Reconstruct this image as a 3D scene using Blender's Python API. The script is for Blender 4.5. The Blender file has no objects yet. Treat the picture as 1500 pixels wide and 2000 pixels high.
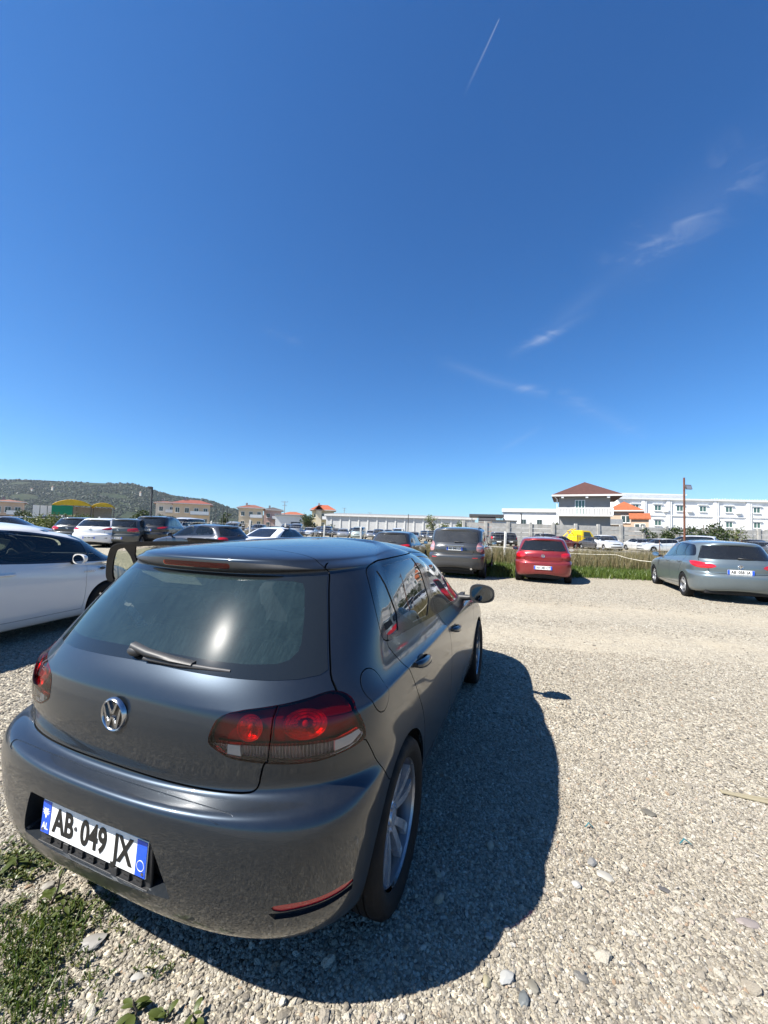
import bpy, bmesh, math, random
import numpy as np
from mathutils import Vector, Matrix, Euler
R = math.radians
DEBUG = False
rnd = random.Random(7)
scene = bpy.context.scene

# ------------------------------------------------------------------ camera
CAM_H = 1.5464
F_PX = 760.74                      # focal length for a 1500 x 2000 frame
PITCH, ROLL = 0.0481, 0.0288
cam_d = bpy.data.cameras.new('camera')
cam = bpy.data.objects.new('camera', cam_d)
scene.collection.objects.link(cam)
scene.camera = cam
cam_d.sensor_fit = 'VERTICAL'
cam_d.sensor_height = 36.0
cam_d.lens = 36.0 * F_PX / 2000.0
cam_d.clip_start, cam_d.clip_end = 0.05, 9000
cam.location = (0, 0, CAM_H)
_f = Vector((0, math.cos(PITCH), math.sin(PITCH)))
_r0 = Vector((1, 0, 0)); _u0 = _r0.cross(_f)
_r = _r0 * math.cos(ROLL) + _u0 * math.sin(ROLL)
_u = -_r0 * math.sin(ROLL) + _u0 * math.cos(ROLL)
cam.rotation_euler = Matrix((_r, _u, -_f)).transposed().to_euler()

# ------------------------------------------------------------------ sky, sun, exposure
SUN_DIR = Vector((-0.611, -0.2515, 0.751)).normalized()   # towards the sun
SUN_EL = math.asin(SUN_DIR.z)
SUN_AZ = math.atan2(SUN_DIR.x, SUN_DIR.y)                 # clockwise from +Y
world = bpy.data.worlds.new('World'); scene.world = world
world.use_nodes = True
scene.view_settings.view_transform = 'Standard'
scene.view_settings.look = 'None'
scene.view_settings.gamma = 1.0
scene.view_settings.use_curve_mapping = False
scene.view_settings.exposure = 1.3
scene.render.engine = 'CYCLES'
scene.cycles.max_bounces = 8
scene.cycles.transparent_max_bounces = 24
scene.cycles.glossy_bounces = 4
scene.cycles.transmission_bounces = 6
scene.cycles.caustics_reflective = False
scene.cycles.caustics_refractive = False
scene.cycles.use_denoising = True

def build_world():
    nt = world.node_tree; nt.nodes.clear()
    N = nt.nodes.new; L = nt.links.new
    out = N('ShaderNodeOutputWorld'); bg = N('ShaderNodeBackground')
    sky = N('ShaderNodeTexSky'); sky.sky_type = 'NISHITA'
    sky.sun_disc = False
    sky.sun_elevation = SUN_EL; sky.sun_rotation = SUN_AZ
    sky.altitude = 300; sky.air_density = 1.0; sky.dust_density = 0.35; sky.ozone_density = 3.0
    bg.inputs['Strength'].default_value = 0.05
    tc = N('ShaderNodeTexCoord')
    # thin cirrus: stretched noise inside a soft band of the sky
    mp = N('ShaderNodeMapping'); mp.inputs['Rotation'].default_value = (0.15, -0.55, 0.3)
    mp.inputs['Scale'].default_value = (2.2, 5.0, 9.0)
    L(tc.outputs['Generated'], mp.inputs['Vector'])
    nz = N('ShaderNodeTexNoise'); nz.inputs['Scale'].default_value = 2.6
    nz.inputs['Detail'].default_value = 6; nz.inputs['Roughness'].default_value = 0.55
    nz.inputs['Distortion'].default_value = 0.8
    L(mp.outputs[0], nz.inputs['Vector'])
    nz2 = N('ShaderNodeTexNoise'); nz2.inputs['Scale'].default_value = 1.7
    nz2.inputs['Detail'].default_value = 2
    L(tc.outputs['Generated'], nz2.inputs['Vector'])
    def m(op, a, b=None, c=None, clamp=False):
        n = N('ShaderNodeMath'); n.operation = op; n.use_clamp = clamp
        for i, v in enumerate((a, b, c)):
            if v is None: continue
            if isinstance(v, (int, float)): n.inputs[i].default_value = v
            else: L(v, n.inputs[i])
        return n.outputs[0]
    def dotn(vec):
        n = N('ShaderNodeVectorMath'); n.operation = 'DOT_PRODUCT'
        L(tc.outputs['Generated'], n.inputs[0]); n.inputs[1].default_value = vec
        return n.outputs['Value']
    fib = m('MULTIPLY', m('SUBTRACT', nz.outputs['Fac'], 0.52), 3.0, clamp=True)
    big = m('MULTIPLY', m('SUBTRACT', nz2.outputs['Fac'], 0.44), 5.0, clamp=True)
    # thin cirrus streaks over the right half, one faint diagonal band above them
    def streak(p0, p1, w, k):
        A_ = Vector(pix_dir(*p0)).normalized(); B_ = Vector(pix_dir(*p1)).normalized(); pn_ = A_.cross(B_).normalized(); t_ = (B_ - A_).normalized()
        dp = m('ABSOLUTE', m('ADD', dotn(pn_), m('MULTIPLY', m('SUBTRACT', nz2.outputs['Fac'], 0.5), w * 3.0)))
        al = m('DIVIDE', m('SUBTRACT', dotn(t_), A_.dot(t_)), B_.dot(t_) - A_.dot(t_))
        q = m('SUBTRACT', 1.0, m('DIVIDE', dp, w), clamp=True); q = m('MULTIPLY', q, q)
        e = m('MULTIPLY', m('MULTIPLY', al, m('SUBTRACT', 1.0, al)), 4.0, clamp=True)
        return m('MULTIPLY', m('MULTIPLY', q, e), k)
    allc = None
    for p0, p1, w, k in (((1560, 260), (1130, 540), .085, .30), ((1210, 510), (1030, 660), .040, .30), ((1170, 590), (980, 695), .022, .50), ((845, 712), (1075, 778), .022, .50),
                         ((1060, 828), (965, 885), .014, .46), ((1080, 770), (1265, 858), .030, .36), ((500, 640), (590, 680), .02, .12)):
        z_ = streak(p0, p1, w, k); allc = z_ if allc is None else m('MAXIMUM', allc, z_)
    cirrus = m('MULTIPLY', allc, m('ADD', 0.12, m('MULTIPLY', fib, 1.3)))
    # low haze veil, right of centre, near the horizon
    hz = m('MULTIPLY', m('SUBTRACT', dotn(Vector((0.62, 0.78, 0.06)).normalized()), 0.90), 9.0, clamp=True)
    lowm = m('SUBTRACT', 1.0, m('MULTIPLY', m('ABSOLUTE', m('SUBTRACT', dotn((0, 0, 1)), 0.09)), 10.0), clamp=True)
    veil = m('MULTIPLY', m('MULTIPLY', hz, lowm), m('MULTIPLY', nz2.outputs['Fac'], 0.32))
    # one contrail: a thin straight streak between two directions
    A = Vector(pix_dir(976, 34)).normalized(); B = Vector(pix_dir(905, 190)).normalized()
    pn = A.cross(B).normalized(); tl = (B - A).normalized()
    dperp = m('ABSOLUTE', m('ADD', dotn(pn), m('MULTIPLY', m('SUBTRACT', nz.outputs['Fac'], 0.5), 0.004)))
    along = m('DIVIDE', m('SUBTRACT', dotn(tl), A.dot(tl)), (B.dot(tl) - A.dot(tl)))
    wid = m('ADD', 0.0012, m('MULTIPLY', along, 0.0022))
    prof = m('SUBTRACT', 1.0, m('DIVIDE', dperp, wid), clamp=True)
    head = m('MULTIPLY', m('ADD', along, 0.0), 30.0, clamp=True)
    tail = m('SUBTRACT', 1.0, along, clamp=True)
    trail = m('MULTIPLY', m('MULTIPLY', prof, head), m('MULTIPLY', tail, 0.30))
    cl = m('MAXIMUM', m('MAXIMUM', cirrus, veil), trail, clamp=True)
    mix = N('ShaderNodeMixRGB'); L(cl, mix.inputs['Fac'])
    mix.inputs['Color2'].default_value = (6.6, 7.2, 8.2, 1)
    # the camera's deep spring blue: each channel of the sky gets its own gain and contrast
    sep = N('ShaderNodeSeparateColor'); L(sky.outputs[0], sep.inputs[0]); hsv = N('ShaderNodeCombineColor')
    for i, (gain, gam) in enumerate(((.37, 1.36), (.84, 1.12), (1.40, 1.0))):
        L(m('MULTIPLY', m('POWER', sep.outputs[i], gam), gain), hsv.inputs[i])
    L(hsv.outputs[0], mix.inputs['Color1']); hsv = mix
    L(hsv.outputs[0], bg.inputs['Color']); L(bg.outputs[0], out.inputs[0])

def pix_dir(px, py):
    d = _f + _r * ((px - 750) / F_PX) + _u * ((1000 - py) / F_PX)
    return tuple(d)

def at(px, py, Y):
    """world point seen at photo pixel (px, py) at depth Y"""
    d = Vector(pix_dir(px, py)); return Vector((0, 0, CAM_H)) + d * (Y / d.y)

def ground(px, py, z=0.0):
    d = Vector(pix_dir(px, py)); return Vector((0, 0, CAM_H)) + d * ((z - CAM_H) / d.z)

build_world()
sun_d = bpy.data.lights.new('sun', 'SUN'); sun_d.energy = 5.0; sun_d.angle = R(0.53)
sun_d.color = (1.0, 0.955, 0.88)
sun = bpy.data.objects.new('sun', sun_d); scene.collection.objects.link(sun)
sun.rotation_euler = SUN_DIR.to_track_quat('Z', 'Y').to_euler()
sun.location = (0, 0, 60)
# ------------------------------------------------------------------ materials
MATS = {}
class NT:
    def __init__(s, name):
        s.mat = bpy.data.materials.new(name); s.mat.use_nodes = True
        s.nt = s.mat.node_tree; s.nt.nodes.clear()
        s.out = s.nt.nodes.new('ShaderNodeOutputMaterial')
        MATS[name] = s.mat
    def n(s, t, **kw):
        nd = s.nt.nodes.new('ShaderNode' + t)
        for k, v in kw.items():
            if k.startswith('_'): setattr(nd, k[1:], v)
            else: s.set(nd, k, v)
        return nd
    def set(s, nd, k, v):
        inp = nd.inputs[int(k[1:])] if (k[0] == 'i' and k[1:].isdigit()) else nd.inputs[k.replace('_', ' ')]
        if isinstance(v, bpy.types.NodeSocket): s.nt.links.new(v, inp)
        elif isinstance(v, (tuple, list)) and len(v) == 3 and inp.type == 'RGBA': inp.default_value = (*v, 1)
        else: inp.default_value = v
    def link(s, a, b): s.nt.links.new(a, b)
    def math(s, op, a, b=0.0, c=0.0, clamp=False):
        nd = s.n('Math', _operation=op, _use_clamp=clamp)
        for i, v in enumerate((a, b, c)): s.set(nd, 'i%d' % i, v)
        return nd.outputs[0]
    def mix(s, fac, a, b, mode='MIX'):
        nd = s.n('MixRGB', _blend_type=mode); s.set(nd, 'i0', fac); s.set(nd, 'i1', a); s.set(nd, 'i2', b)
        return nd.outputs[0]
    def ramp(s, fac, stops, interp='LINEAR'):
        nd = s.n('ValToRGB'); s.set(nd, 'i0', fac); cr = nd.color_ramp; cr.interpolation = interp
        while len(cr.elements) < len(stops): cr.elements.new(0.5)
        for e, (p, c) in zip(cr.elements, stops):
            e.position = p; e.color = (*c, 1) if len(c) == 3 else c
        return nd.outputs[0]
    def noise(s, scale, detail=3, rough=0.55, vec=None, dist=0.0, out='Fac'):
        nd = s.n('TexNoise', Scale=float(scale), Detail=float(detail), Roughness=rough, Distortion=dist)
        if vec is not None: s.link(vec, nd.inputs['Vector'])
        return nd.outputs[out]
    def coords(s, which='Object', scale=None, rot=None):
        o = s.n('TexCoord').outputs[which]
        if scale or rot:
            m = s.n('Mapping'); s.link(o, m.inputs['Vector'])
            if scale: m.inputs['Scale'].default_value = scale
            if rot: m.inputs['Rotation'].default_value = rot
            o = m.outputs[0]
        return o
    def bump(s, h, strength=0.3, dist=0.01):
        nd = s.n('Bump', Strength=strength, Distance=dist); s.link(h, nd.inputs['Height']); return nd.outputs[0]
    def pbsdf(s, **kw):
        nd = s.n('BsdfPrincipled')
        for k, v in kw.items(): s.set(nd, k, v)
        return nd
    def done(s, sh):
        s.link(sh, s.out.inputs['Surface']); return s.mat

def simple(name, col, rough=0.5, metal=0.0, coat=0.0, var=0.0, scale=8, bump=0.0, spec=0.5, objcol=False):
    m = NT(name)
    base = m.n('ObjectInfo').outputs['Color'] if objcol else None
    c = m.coords()
    if var:
        f = m.noise(scale, 5, 0.6, c)
        lo = tuple(x * (1 - var) for x in col); hi = tuple(min(1, x * (1 + var)) for x in col)
        cc = m.ramp(f, [(0.3, lo), (0.7, hi)])
        if objcol: cc = m.mix(1.0, base, m.ramp(f, [(0.3, (1 - var,) * 3), (0.7, (1, 1, 1))]), 'MULTIPLY')
    else: cc = base if objcol else col
    p = m.pbsdf(Base_Color=cc, Roughness=rough, Metallic=metal, Coat_Weight=coat, Specular_IOR_Level=spec)
    p.inputs['Coat Roughness'].default_value = 0.04
    if bump:
        m.link(m.bump(m.noise(scale * 4, 6, 0.6, c), bump), p.inputs['Normal'])
    return m.done(p.outputs[0])

def paint(name, metal, objcol=True, col=None, dust=0.25, flake=True, rough=0.33, coat=1.0, cior=1.5):
    """car paint: coloured base, clear coat, thin road dust, dark inside"""
    m = NT(name); c = m.coords()
    base = m.n('ObjectInfo').outputs['Color'] if objcol else None
    cc = base if objcol else m.mix(0.0, col, col)
    if flake:
        fl = m.n('TexVoronoi', Scale=900.0); m.link(c, fl.inputs['Vector'])
        f2 = m.n('SeparateColor'); m.link(fl.outputs['Color'], f2.inputs[0])
        cc = m.mix(m.math('MULTIPLY', f2.outputs[0], 0.35), cc, m.mix(1.0, cc, (1.6, 1.6, 1.6), 'MULTIPLY'))
    p = m.pbsdf(Base_Color=cc, Metallic=metal, Roughness=rough, Coat_Weight=coat)
    p.inputs['Coat Roughness'].default_value = 0.045; p.inputs['Coat IOR'].default_value = cior
    d = m.n('BsdfDiffuse', Color=(0.34, 0.31, 0.27))
    n1 = m.noise(3.2, 8, 0.66, c); n2 = m.noise(42, 5, 0.7, c)
    geo = m.n('NewGeometry')
    up = m.n('SeparateXYZ'); m.link(geo.outputs['Normal'], up.inputs[0])
    oz = m.n('SeparateXYZ'); m.link(c, oz.inputs[0])
    low = m.math('MULTIPLY', m.math('SUBTRACT', 0.75, oz.outputs[2]), 0.9, clamp=True)
    amt = m.math('ADD', m.math('MULTIPLY', m.math('MAXIMUM', up.outputs[2], 0.0), 0.35), low)
    amt = m.math('ADD', amt, 0.12)
    df = m.math('MULTIPLY', m.math('MULTIPLY', amt, m.math('MULTIPLY', n1, n2)), dust * 3.2, clamp=True)
    mx = m.n('MixShader'); m.set(mx, 'i0', df); m.link(p.outputs[0], mx.inputs[1]); m.link(d.outputs[0], mx.inputs[2])
    dk = m.n('BsdfDiffuse', Color=(0.02, 0.02, 0.021))
    mb = m.n('MixShader'); m.link(geo.outputs['Backfacing'], mb.inputs[0]); m.link(mx.outputs[0], mb.inputs[1]); m.link(dk.outputs[0], mb.inputs[2])
    return m.done(mb.outputs[0])

def glass(name, tint, dust=0.0, dustcol=(0.42, 0.44, 0.42), rough=0.0, streak=0.0, gloss=1.0, haze=0.0):
    m = NT(name); c = m.coords()
    tr = m.n('BsdfTransparent', Color=tint)
    gl = m.n('BsdfGlossy', Color=(1, 1, 1), Roughness=rough)
    fr = m.n('Fresnel', IOR=1.52)
    mx = m.n('MixShader'); m.set(mx, 'i0', m.math('MULTIPLY', fr.outputs[0], gloss, clamp=True))
    m.link(tr.outputs[0], mx.inputs[1]); m.link(gl.outputs[0], mx.inputs[2])
    sh = mx.outputs[0]
    if haze:      # second, broad highlight added as bloom round the glint, as dirty glass scatters
        g2 = m.n('BsdfGlossy', Color=(1, 1, 1), Roughness=.19); mh = m.n('MixShader'); m.set(mh, 'i0', haze); m.link(sh, mh.inputs[1]); m.link(g2.outputs[0], mh.inputs[2]); sh = mh.outputs[0]
    if dust:
        df = m.n('BsdfDiffuse', Color=dustcol)
        n1 = m.noise(5, 7, 0.65, c); n2 = m.noise(1.0, 4, 0.6, m.coords('Object', (170, 16, 16)))
        n3 = m.noise(180, 3, 0.6, c)
        a = m.math('MULTIPLY', m.math('ADD', 0.45, m.math('MULTIPLY', n1, 0.6)), m.math('ADD', 0.6, m.math('MULTIPLY', m.math('SUBTRACT', n2, 0.4), streak + 0.4)))
        a = m.math('MULTIPLY', a, m.math('ADD', 0.55, m.math('MULTIPLY', n3, 0.9)))
        a = m.math('MULTIPLY', a, dust, clamp=True)
        m2 = m.n('MixShader'); m.set(m2, 'i0', a); m.link(sh, m2.inputs[1]); m.link(df.outputs[0], m2.inputs[2])
        sh = m2.outputs[0]
    return m.done(sh)

paint('golf_paint', 0.75, objcol=False, col=(0.0140, 0.0215, 0.0320), dust=0.035, rough=0.36, coat=0.85, cior=1.5)
paint('golf_sill', 0.4, objcol=False, col=(0.035, 0.036, 0.038), dust=0.20, rough=0.45, coat=0.3)
paint('car_paint', 0.45, dust=0.16, flake=False)
paint('car_paint_dusty', 0.35, dust=0.10, flake=False)
paint('car_paint_solid', 0.0, dust=0.10, flake=False, rough=0.4)
glass('golf_rear_glass', (0.17, 0.205, 0.205), dust=0.15, dustcol=(0.15, 0.25, 0.26), rough=0.006, streak=0.8, gloss=1.2, haze=0.0015)  # real dust, tinted teal: the sky's reflected cast is put into its colour
glass('golf_side_glass', (0.22, 0.26, 0.27), dust=0.03, gloss=1.6)
glass('golf_front_glass', (0.55, 0.62, 0.58), dust=0.05)
glass('door_glass', (0.48, 0.54, 0.45), dust=0.02)
glass('prius_glass', (0.42, 0.50, 0.44), dust=0.02)
glass('car_glass', (0.12, 0.14, 0.145), dust=0.05, gloss=1.5)
glass('car_glass_dusty', (0.12, 0.13, 0.13), dust=0.22, dustcol=(0.3, 0.3, 0.29), gloss=1.3)
glass('lens_red', (0.72, 0.03, 0.035), dust=0.0, gloss=.75)
glass('lens_clear', (0.90, 0.86, 0.86), dust=0.02, gloss=1.0)
simple('black_gloss', (0.008, 0.008, 0.009), 0.12, coat=0.5)
simple('black_frit', (0.01, 0.012, 0.013), 0.06, coat=0.3)
simple('rubber', (0.014, 0.014, 0.015), 0.65, spec=0.3)
simple('seam', (0.004, 0.004, 0.004), 0.9, spec=0.1)
simple('plastic_black', (0.02, 0.02, 0.021), 0.5, var=0.2, scale=40, bump=0.05)
simple('plastic_dark', (0.045, 0.045, 0.047), 0.55, var=0.15, scale=30)
simple('interior', (0.022, 0.022, 0.023), 0.8, var=0.2, scale=20)
simple('seat_cloth', (0.035, 0.035, 0.036), 0.95, var=0.3, scale=60, bump=0.1)
simple('seat_beige', (0.20, 0.17, 0.13), 0.9, var=0.2, scale=30)
simple('chrome', (0.75, 0.76, 0.78), 0.08, metal=1.0)
simple('mirror_dark', (0.16, 0.17, 0.18), 0.05, metal=1.0)
simple('chrome_dull', (0.42, 0.43, 0.45), 0.22, metal=1.0, var=0.2, scale=30)
simple('alloy', (0.58, 0.59, 0.61), 0.26, metal=0.7, coat=0.3, var=0.18, scale=25)
simple('alloy_dark', (0.14, 0.14, 0.15), 0.4, metal=0.7)
simple('tyre', (0.006, 0.006, 0.0065), 0.75, var=0.35, scale=18, bump=0.15, spec=0.25)
simple('brake', (0.16, 0.15, 0.14), 0.45, metal=0.8)
simple('lamp_red', (0.85, 0.018, 0.018), 0.28, metal=0.75, coat=0.4)
simple('lamp_bulb', (0.85, 0.10, 0.06), 0.2, coat=0.6)
simple('lamp_red_dark', (0.22, 0.012, 0.02), 0.3, coat=0.5)
simple('lamp_clear', (0.42, 0.42, 0.43), 0.25, metal=0.6)
_m = NT('lamp_flute'); _c = _m.coords()
_w = _m.n('TexWave', Scale=32.0, Distortion=.6, _bands_direction='X'); _m.link(_c, _w.inputs['Vector'])
_v = _m.n('TexVoronoi', Scale=26.0); _m.link(_c, _v.inputs['Vector']); _s = _m.n('SeparateColor'); _m.link(_v.outputs['Color'], _s.inputs[0])
_p = _m.pbsdf(Base_Color=_m.mix(_w.outputs['Fac'], _m.mix(_s.outputs[0], (.10, .08, .08), (.30, .27, .27)), (.42, .40, .40)), Metallic=.7, Roughness=.25)
_m.link(_m.bump(_w.outputs['Fac'], .6, .01), _p.inputs['Normal']); _m.done(_p.outputs[0])
simple('lamp_white', (0.82, 0.78, 0.70), 0.35)
simple('reflector_red', (0.42, 0.010, 0.015), 0.3, coat=0.7)
simple('tail_red', (0.40, 0.008, 0.012), 0.12, coat=1.0)
simple('tail_pale', (0.45, 0.22, 0.22), 0.15, coat=1.0)
simple('head_lamp', (0.55, 0.57, 0.6), 0.08, metal=0.5, coat=1.0)
simple('plate_white', (0.72, 0.72, 0.70), 0.4, var=0.12, scale=22, coat=0.2)
simple('plate_blue', (0.012, 0.075, 0.52), 0.35, coat=0.2)
simple('ink_black', (0.008, 0.008, 0.008), 0.45)
simple('white_paint', (0.80, 0.80, 0.79), 0.4)
simple('obj_colour', (0.5, 0.5, 0.5), 0.6, objcol=True, var=0.25, scale=6)
# ------------------------------------------------------------------ car body surfaces
# A body is a stack of "rows" (horizontal outlines of half a car, rear centre -> side -> front centre), splined upwards.
def _superquarter(w, b, n, mm, k):
    th = np.linspace(0, math.pi / 2, 600)
    x = w * np.sin(th) ** (2 / n); y = b * (1 - np.cos(th) ** (2 / mm))
    s = np.concatenate([[0], np.cumsum(np.hypot(np.diff(x), np.diff(y)))]); s /= max(s[-1], 1e-9)
    f = np.linspace(0, 1, k)
    return np.interp(f, s, x), np.interp(f, s, y)

def _smooth_cols(P, sig):
    r = int(3 * sig) + 1
    k = np.exp(-0.5 * (np.arange(-r, r + 1) / sig) ** 2); k /= k.sum()
    M = np.array([-1, 1, 1])
    pre = P[1:r + 1][::-1] * M; post = P[-r - 1:-1][::-1] * M
    Q = np.concatenate([pre, P, post])
    return np.stack([np.convolve(Q[:, i], k, 'valid') for i in range(3)], 1)

def body_rows(rows, nr, ns, nf, sig=1.6, ne=(2.6, 2.8), nfr=(2.5, 2.6)):
    """rows: (zr z1 z2 z3 zf | w1 w2 w3 | yr br | yf bf)"""
    out = []
    for (zr, z1, z2, z3, zf, w1, w2, w3, yr, br, yf, bf) in rows:
        x1, y1 = _superquarter(w1, br, ne[0], ne[1], nr)
        t = np.linspace(0, 1, nr); u = t * t * (3 - 2 * t)
        p1 = np.stack([x1, yr + y1, zr + (z1 - zr) * u], 1)
        x3, y3 = _superquarter(w3, bf, nfr[0], nfr[1], nf)
        t = np.linspace(0, 1, nf); u = t * t * (3 - 2 * t)
        p3 = np.stack([x3, yf - y3, zf + (z3 - zf) * u], 1)[::-1]
        s = np.linspace(0, 1, ns)
        ya, yb = yr + br, yf - bf
        la, lm, lb = (1 - s) * (1 - 2 * s), 4 * s * (1 - s), s * (2 * s - 1)
        p2 = np.stack([w1 * la + w2 * lm + w3 * lb, ya + (yb - ya) * s, z1 * la + z2 * lm + z3 * lb], 1)
        out.append(_smooth_cols(np.concatenate([p1, p2[1:-1], p3]), sig))
    return np.array(out)

def bspline_up(P, k):
    """uniform cubic B-spline across rows; bottom runs on straight, top is mirrored over the spine"""
    lo = 2 * P[0] - P[1]; hi = P[-2] * np.array([-1, 1, 1])
    Q = np.concatenate([lo[None], P, hi[None]])
    out = []
    for i in range(len(P) - 1):
        for j in range(k):
            t = j / k
            b = ((1 - t) ** 3 / 6, (3 * t ** 3 - 6 * t * t + 4) / 6, (-3 * t ** 3 + 3 * t * t + 3 * t + 1) / 6, t ** 3 / 6)
            out.append(b[0] * Q[i] + b[1] * Q[i + 1] + b[2] * Q[i + 2] + b[3] * Q[i + 3])
    out.append((Q[-3] + 4 * Q[-2] + Q[-1]) / 6)
    return np.array(out)

def full_grid(G):
    """mirror the half grid into a whole body: columns run right-front .. rear .. left-front"""
    L = G[:, 1:] * np.array([-1, 1, 1])
    return np.concatenate([L[:, ::-1], G], 1)

def grid_normals(F):
    du = np.gradient(F, axis=1); dv = np.gradient(F, axis=0)
    # one-sided at the spine is degenerate: reuse the row below
    n = np.cross(du, dv); l = np.linalg.norm(n, axis=2, keepdims=True)
    n = n / np.maximum(l, 1e-12)
    n[-1] = np.array([0, 0, 1.0]); n[-1] += 0
    return n

GOLF_ROWS = [
 # zr    z1    z2    z3    zf     w1    w2    w3    yr    br    yf    bf
 (.300, .190, .180, .180, .180,  .740, .740, .740, .200, .52, 4.00, .60),
 (.290, .195, .185, .185, .190,  .790, .790, .790, .120, .52, 4.10, .60),
 (.298, .215, .205, .210, .210,  .835, .835, .840, .070, .52, 4.150, .60),
 (.345, .290, .285, .290, .290,  .870, .872, .878, .035, .52, 4.180, .60),
 (.430, .400, .395, .400, .400,  .882, .884, .888, .012, .52, 4.195, .62),
 (.520, .500, .495, .500, .500,  .888, .889, .890, .004, .50, 4.200, .64),
 (.585, .575, .575, .580, .570,  .891, .891, .890, .000, .49, 4.195, .66),
 (.635, .630, .632, .640, .620,  .892, .892, .889, .003, .48, 4.190, .68),
 (.661, .665, .670, .680, .650,  .892, .892, .888, .015, .53, 4.180, .70),
 (.671, .690, .697, .710, .675,  .891, .892, .886, .044, .56, 4.168, .72),
 (.677, .712, .722, .735, .700,  .890, .891, .884, .080, .57, 4.150, .74),
 (.698, .738, .748, .760, .725,  .888, .890, .881, .093, .56, 4.125, .78),
 (.750, .775, .785, .795, .755,  .885, .888, .877, .090, .53, 4.085, .82),
 (.810, .825, .832, .830, .785,  .882, .886, .871, .087, .49, 4.02, .88),
 (.870, .878, .876, .868, .820,  .876, .880, .863, .091, .48, 3.90, .92),
 (.922, .920, .912, .900, .865,  .868, .872, .853, .102, .48, 3.70, .92),
 (.945, .936, .926, .914, .885,  .859, .864, .843, .110, .49, 3.58, .89),
 (.968, .950, .942, .930, .910,  .846, .851, .828, .121, .50, 3.46, .86),
 (.995, .974, .966, .955, .950,  .832, .837, .812, .137, .51, 3.26, .80),
 (1.04, 1.02, 1.01, 1.00, 1.00,  .812, .816, .792, .172, .50, 3.13, .76),
 (1.15, 1.13, 1.12, 1.10, 1.11,  .780, .782, .760, .266, .46, 2.96, .74),
 (1.25, 1.23, 1.23, 1.20, 1.22,  .745, .750, .728, .351, .46, 2.79, .72),
 (1.325,1.315,1.325,1.29, 1.32,  .714, .720, .692, .421, .47, 2.63, .70),
 (1.344,1.355,1.372,1.335,1.365, .690, .698, .666, .446, .48, 2.54, .70),
 (1.353,1.380,1.399,1.362,1.390, .671, .680, .646, .428, .51, 2.48, .70),
 (1.375,1.399,1.420,1.385,1.408, .648, .656, .620, .406, .56, 2.43, .70),
 (1.408,1.418,1.438,1.405,1.424, .608, .616, .580, .407, .63, 2.37, .72),
 (1.430,1.436,1.454,1.426,1.440, .545, .552, .520, .455, .75, 2.30, .74),
 (1.454,1.461,1.474,1.450,1.456, .385, .390, .360, .720, .90, 2.20, .50),
 (1.470,1.476,1.484,1.470,1.470, .185, .187, .170, 1.10, .50, 2.08, .22),
 (1.477,1.482,1.487,1.477,1.475, .000, .000, .000, 1.50, .15, 2.00, .08),
]

# the near car gets a crisper spoiler lip
GOLF_HI = []
for row_ in GOLF_ROWS:
    if row_[0] == 1.353: GOLF_HI.append(row_[:8] + (.432,) + row_[9:]); GOLF_HI.append((1.357, 1.386) + row_[2:8] + (.412,) + row_[9:])
    elif row_[0] == 1.375: GOLF_HI.append(row_[:8] + (.404,) + row_[9:])
    elif row_[0] == 1.408: GOLF_HI.append((1.401, 1.410) + row_[2:8] + (.401,) + row_[9:]); GOLF_HI.append((1.411, 1.418) + row_[2:8] + (.406,) + row_[9:])
    elif row_[0] == .922: GOLF_HI.append(row_[:5] + (.871, .875, .856) + row_[8:]); GOLF_HI.append((.938, .931, .921, .909, .880, .867, .871, .850, .107, .485, 3.60, .895))
    elif row_[0] == .661: GOLF_HI.append((.662,) + row_[1:8] + (.010,) + row_[9:]); GOLF_HI.append((.669, .677) + row_[2:8] + (.024, .545) + row_[10:])
    elif row_[0] == .671: GOLF_HI.append((.673,) + row_[1:8] + (.052,) + row_[9:])
    elif row_[0] == .677: GOLF_HI.append((.678,) + row_[1:8] + (.083,) + row_[9:])
    else: GOLF_HI.append(row_)
# ------------------------------------------------------------------ mesh helpers
COL = scene.collection
def link_obj(o, parent=None):
    COL.objects.link(o)
    if parent is not None: o.parent = parent
    return o
def mesh_obj(name, verts, faces, mat, parent=None, smooth=False, loc=None):
    me = bpy.data.meshes.new(name)
    me.from_pydata([tuple(v) for v in verts], [], [tuple(f) for f in faces])
    for mm in (mat if isinstance(mat, (list, tuple)) else [mat]): me.materials.append(MATS[mm] if isinstance(mm, str) else mm)
    if smooth: me.polygons.foreach_set('use_smooth', [True] * len(me.polygons))
    me.update()
    o = bpy.data.objects.new(name, me); link_obj(o, parent)
    if loc is not None: o.location = loc
    return o
def bm_obj(name, bm, mat, parent=None, smooth=False, angle=None):
    me = bpy.data.meshes.new(name)
    bmesh.ops.recalc_face_normals(bm, faces=bm.faces[:])
    bm.to_mesh(me); bm.free()
    for mm in (mat if isinstance(mat, (list, tuple)) else [mat]): me.materials.append(MATS[mm] if isinstance(mm, str) else mm)
    if smooth:
        me.polygons.foreach_set('use_smooth', [True] * len(me.polygons))
        if angle: me.set_sharp_from_angle(angle=R(angle))
    o = bpy.data.objects.new(name, me); link_obj(o, parent); return o
def empty(name, loc=(0, 0, 0), rz=0.0, parent=None):
    o = bpy.data.objects.new(name, None); o.empty_display_size = 0.2
    o.location = loc; o.rotation_euler = (0, 0, rz); return link_obj(o, parent)
def tag(o, label, cat, group=None, kind=None):
    o['label'] = label; o['category'] = cat
    if group: o['group'] = group
    if kind: o['kind'] = kind
    return o
def struct(o, kind='structure', label=None):
    o['kind'] = kind
    if label: o['label'] = label
    return o
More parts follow.
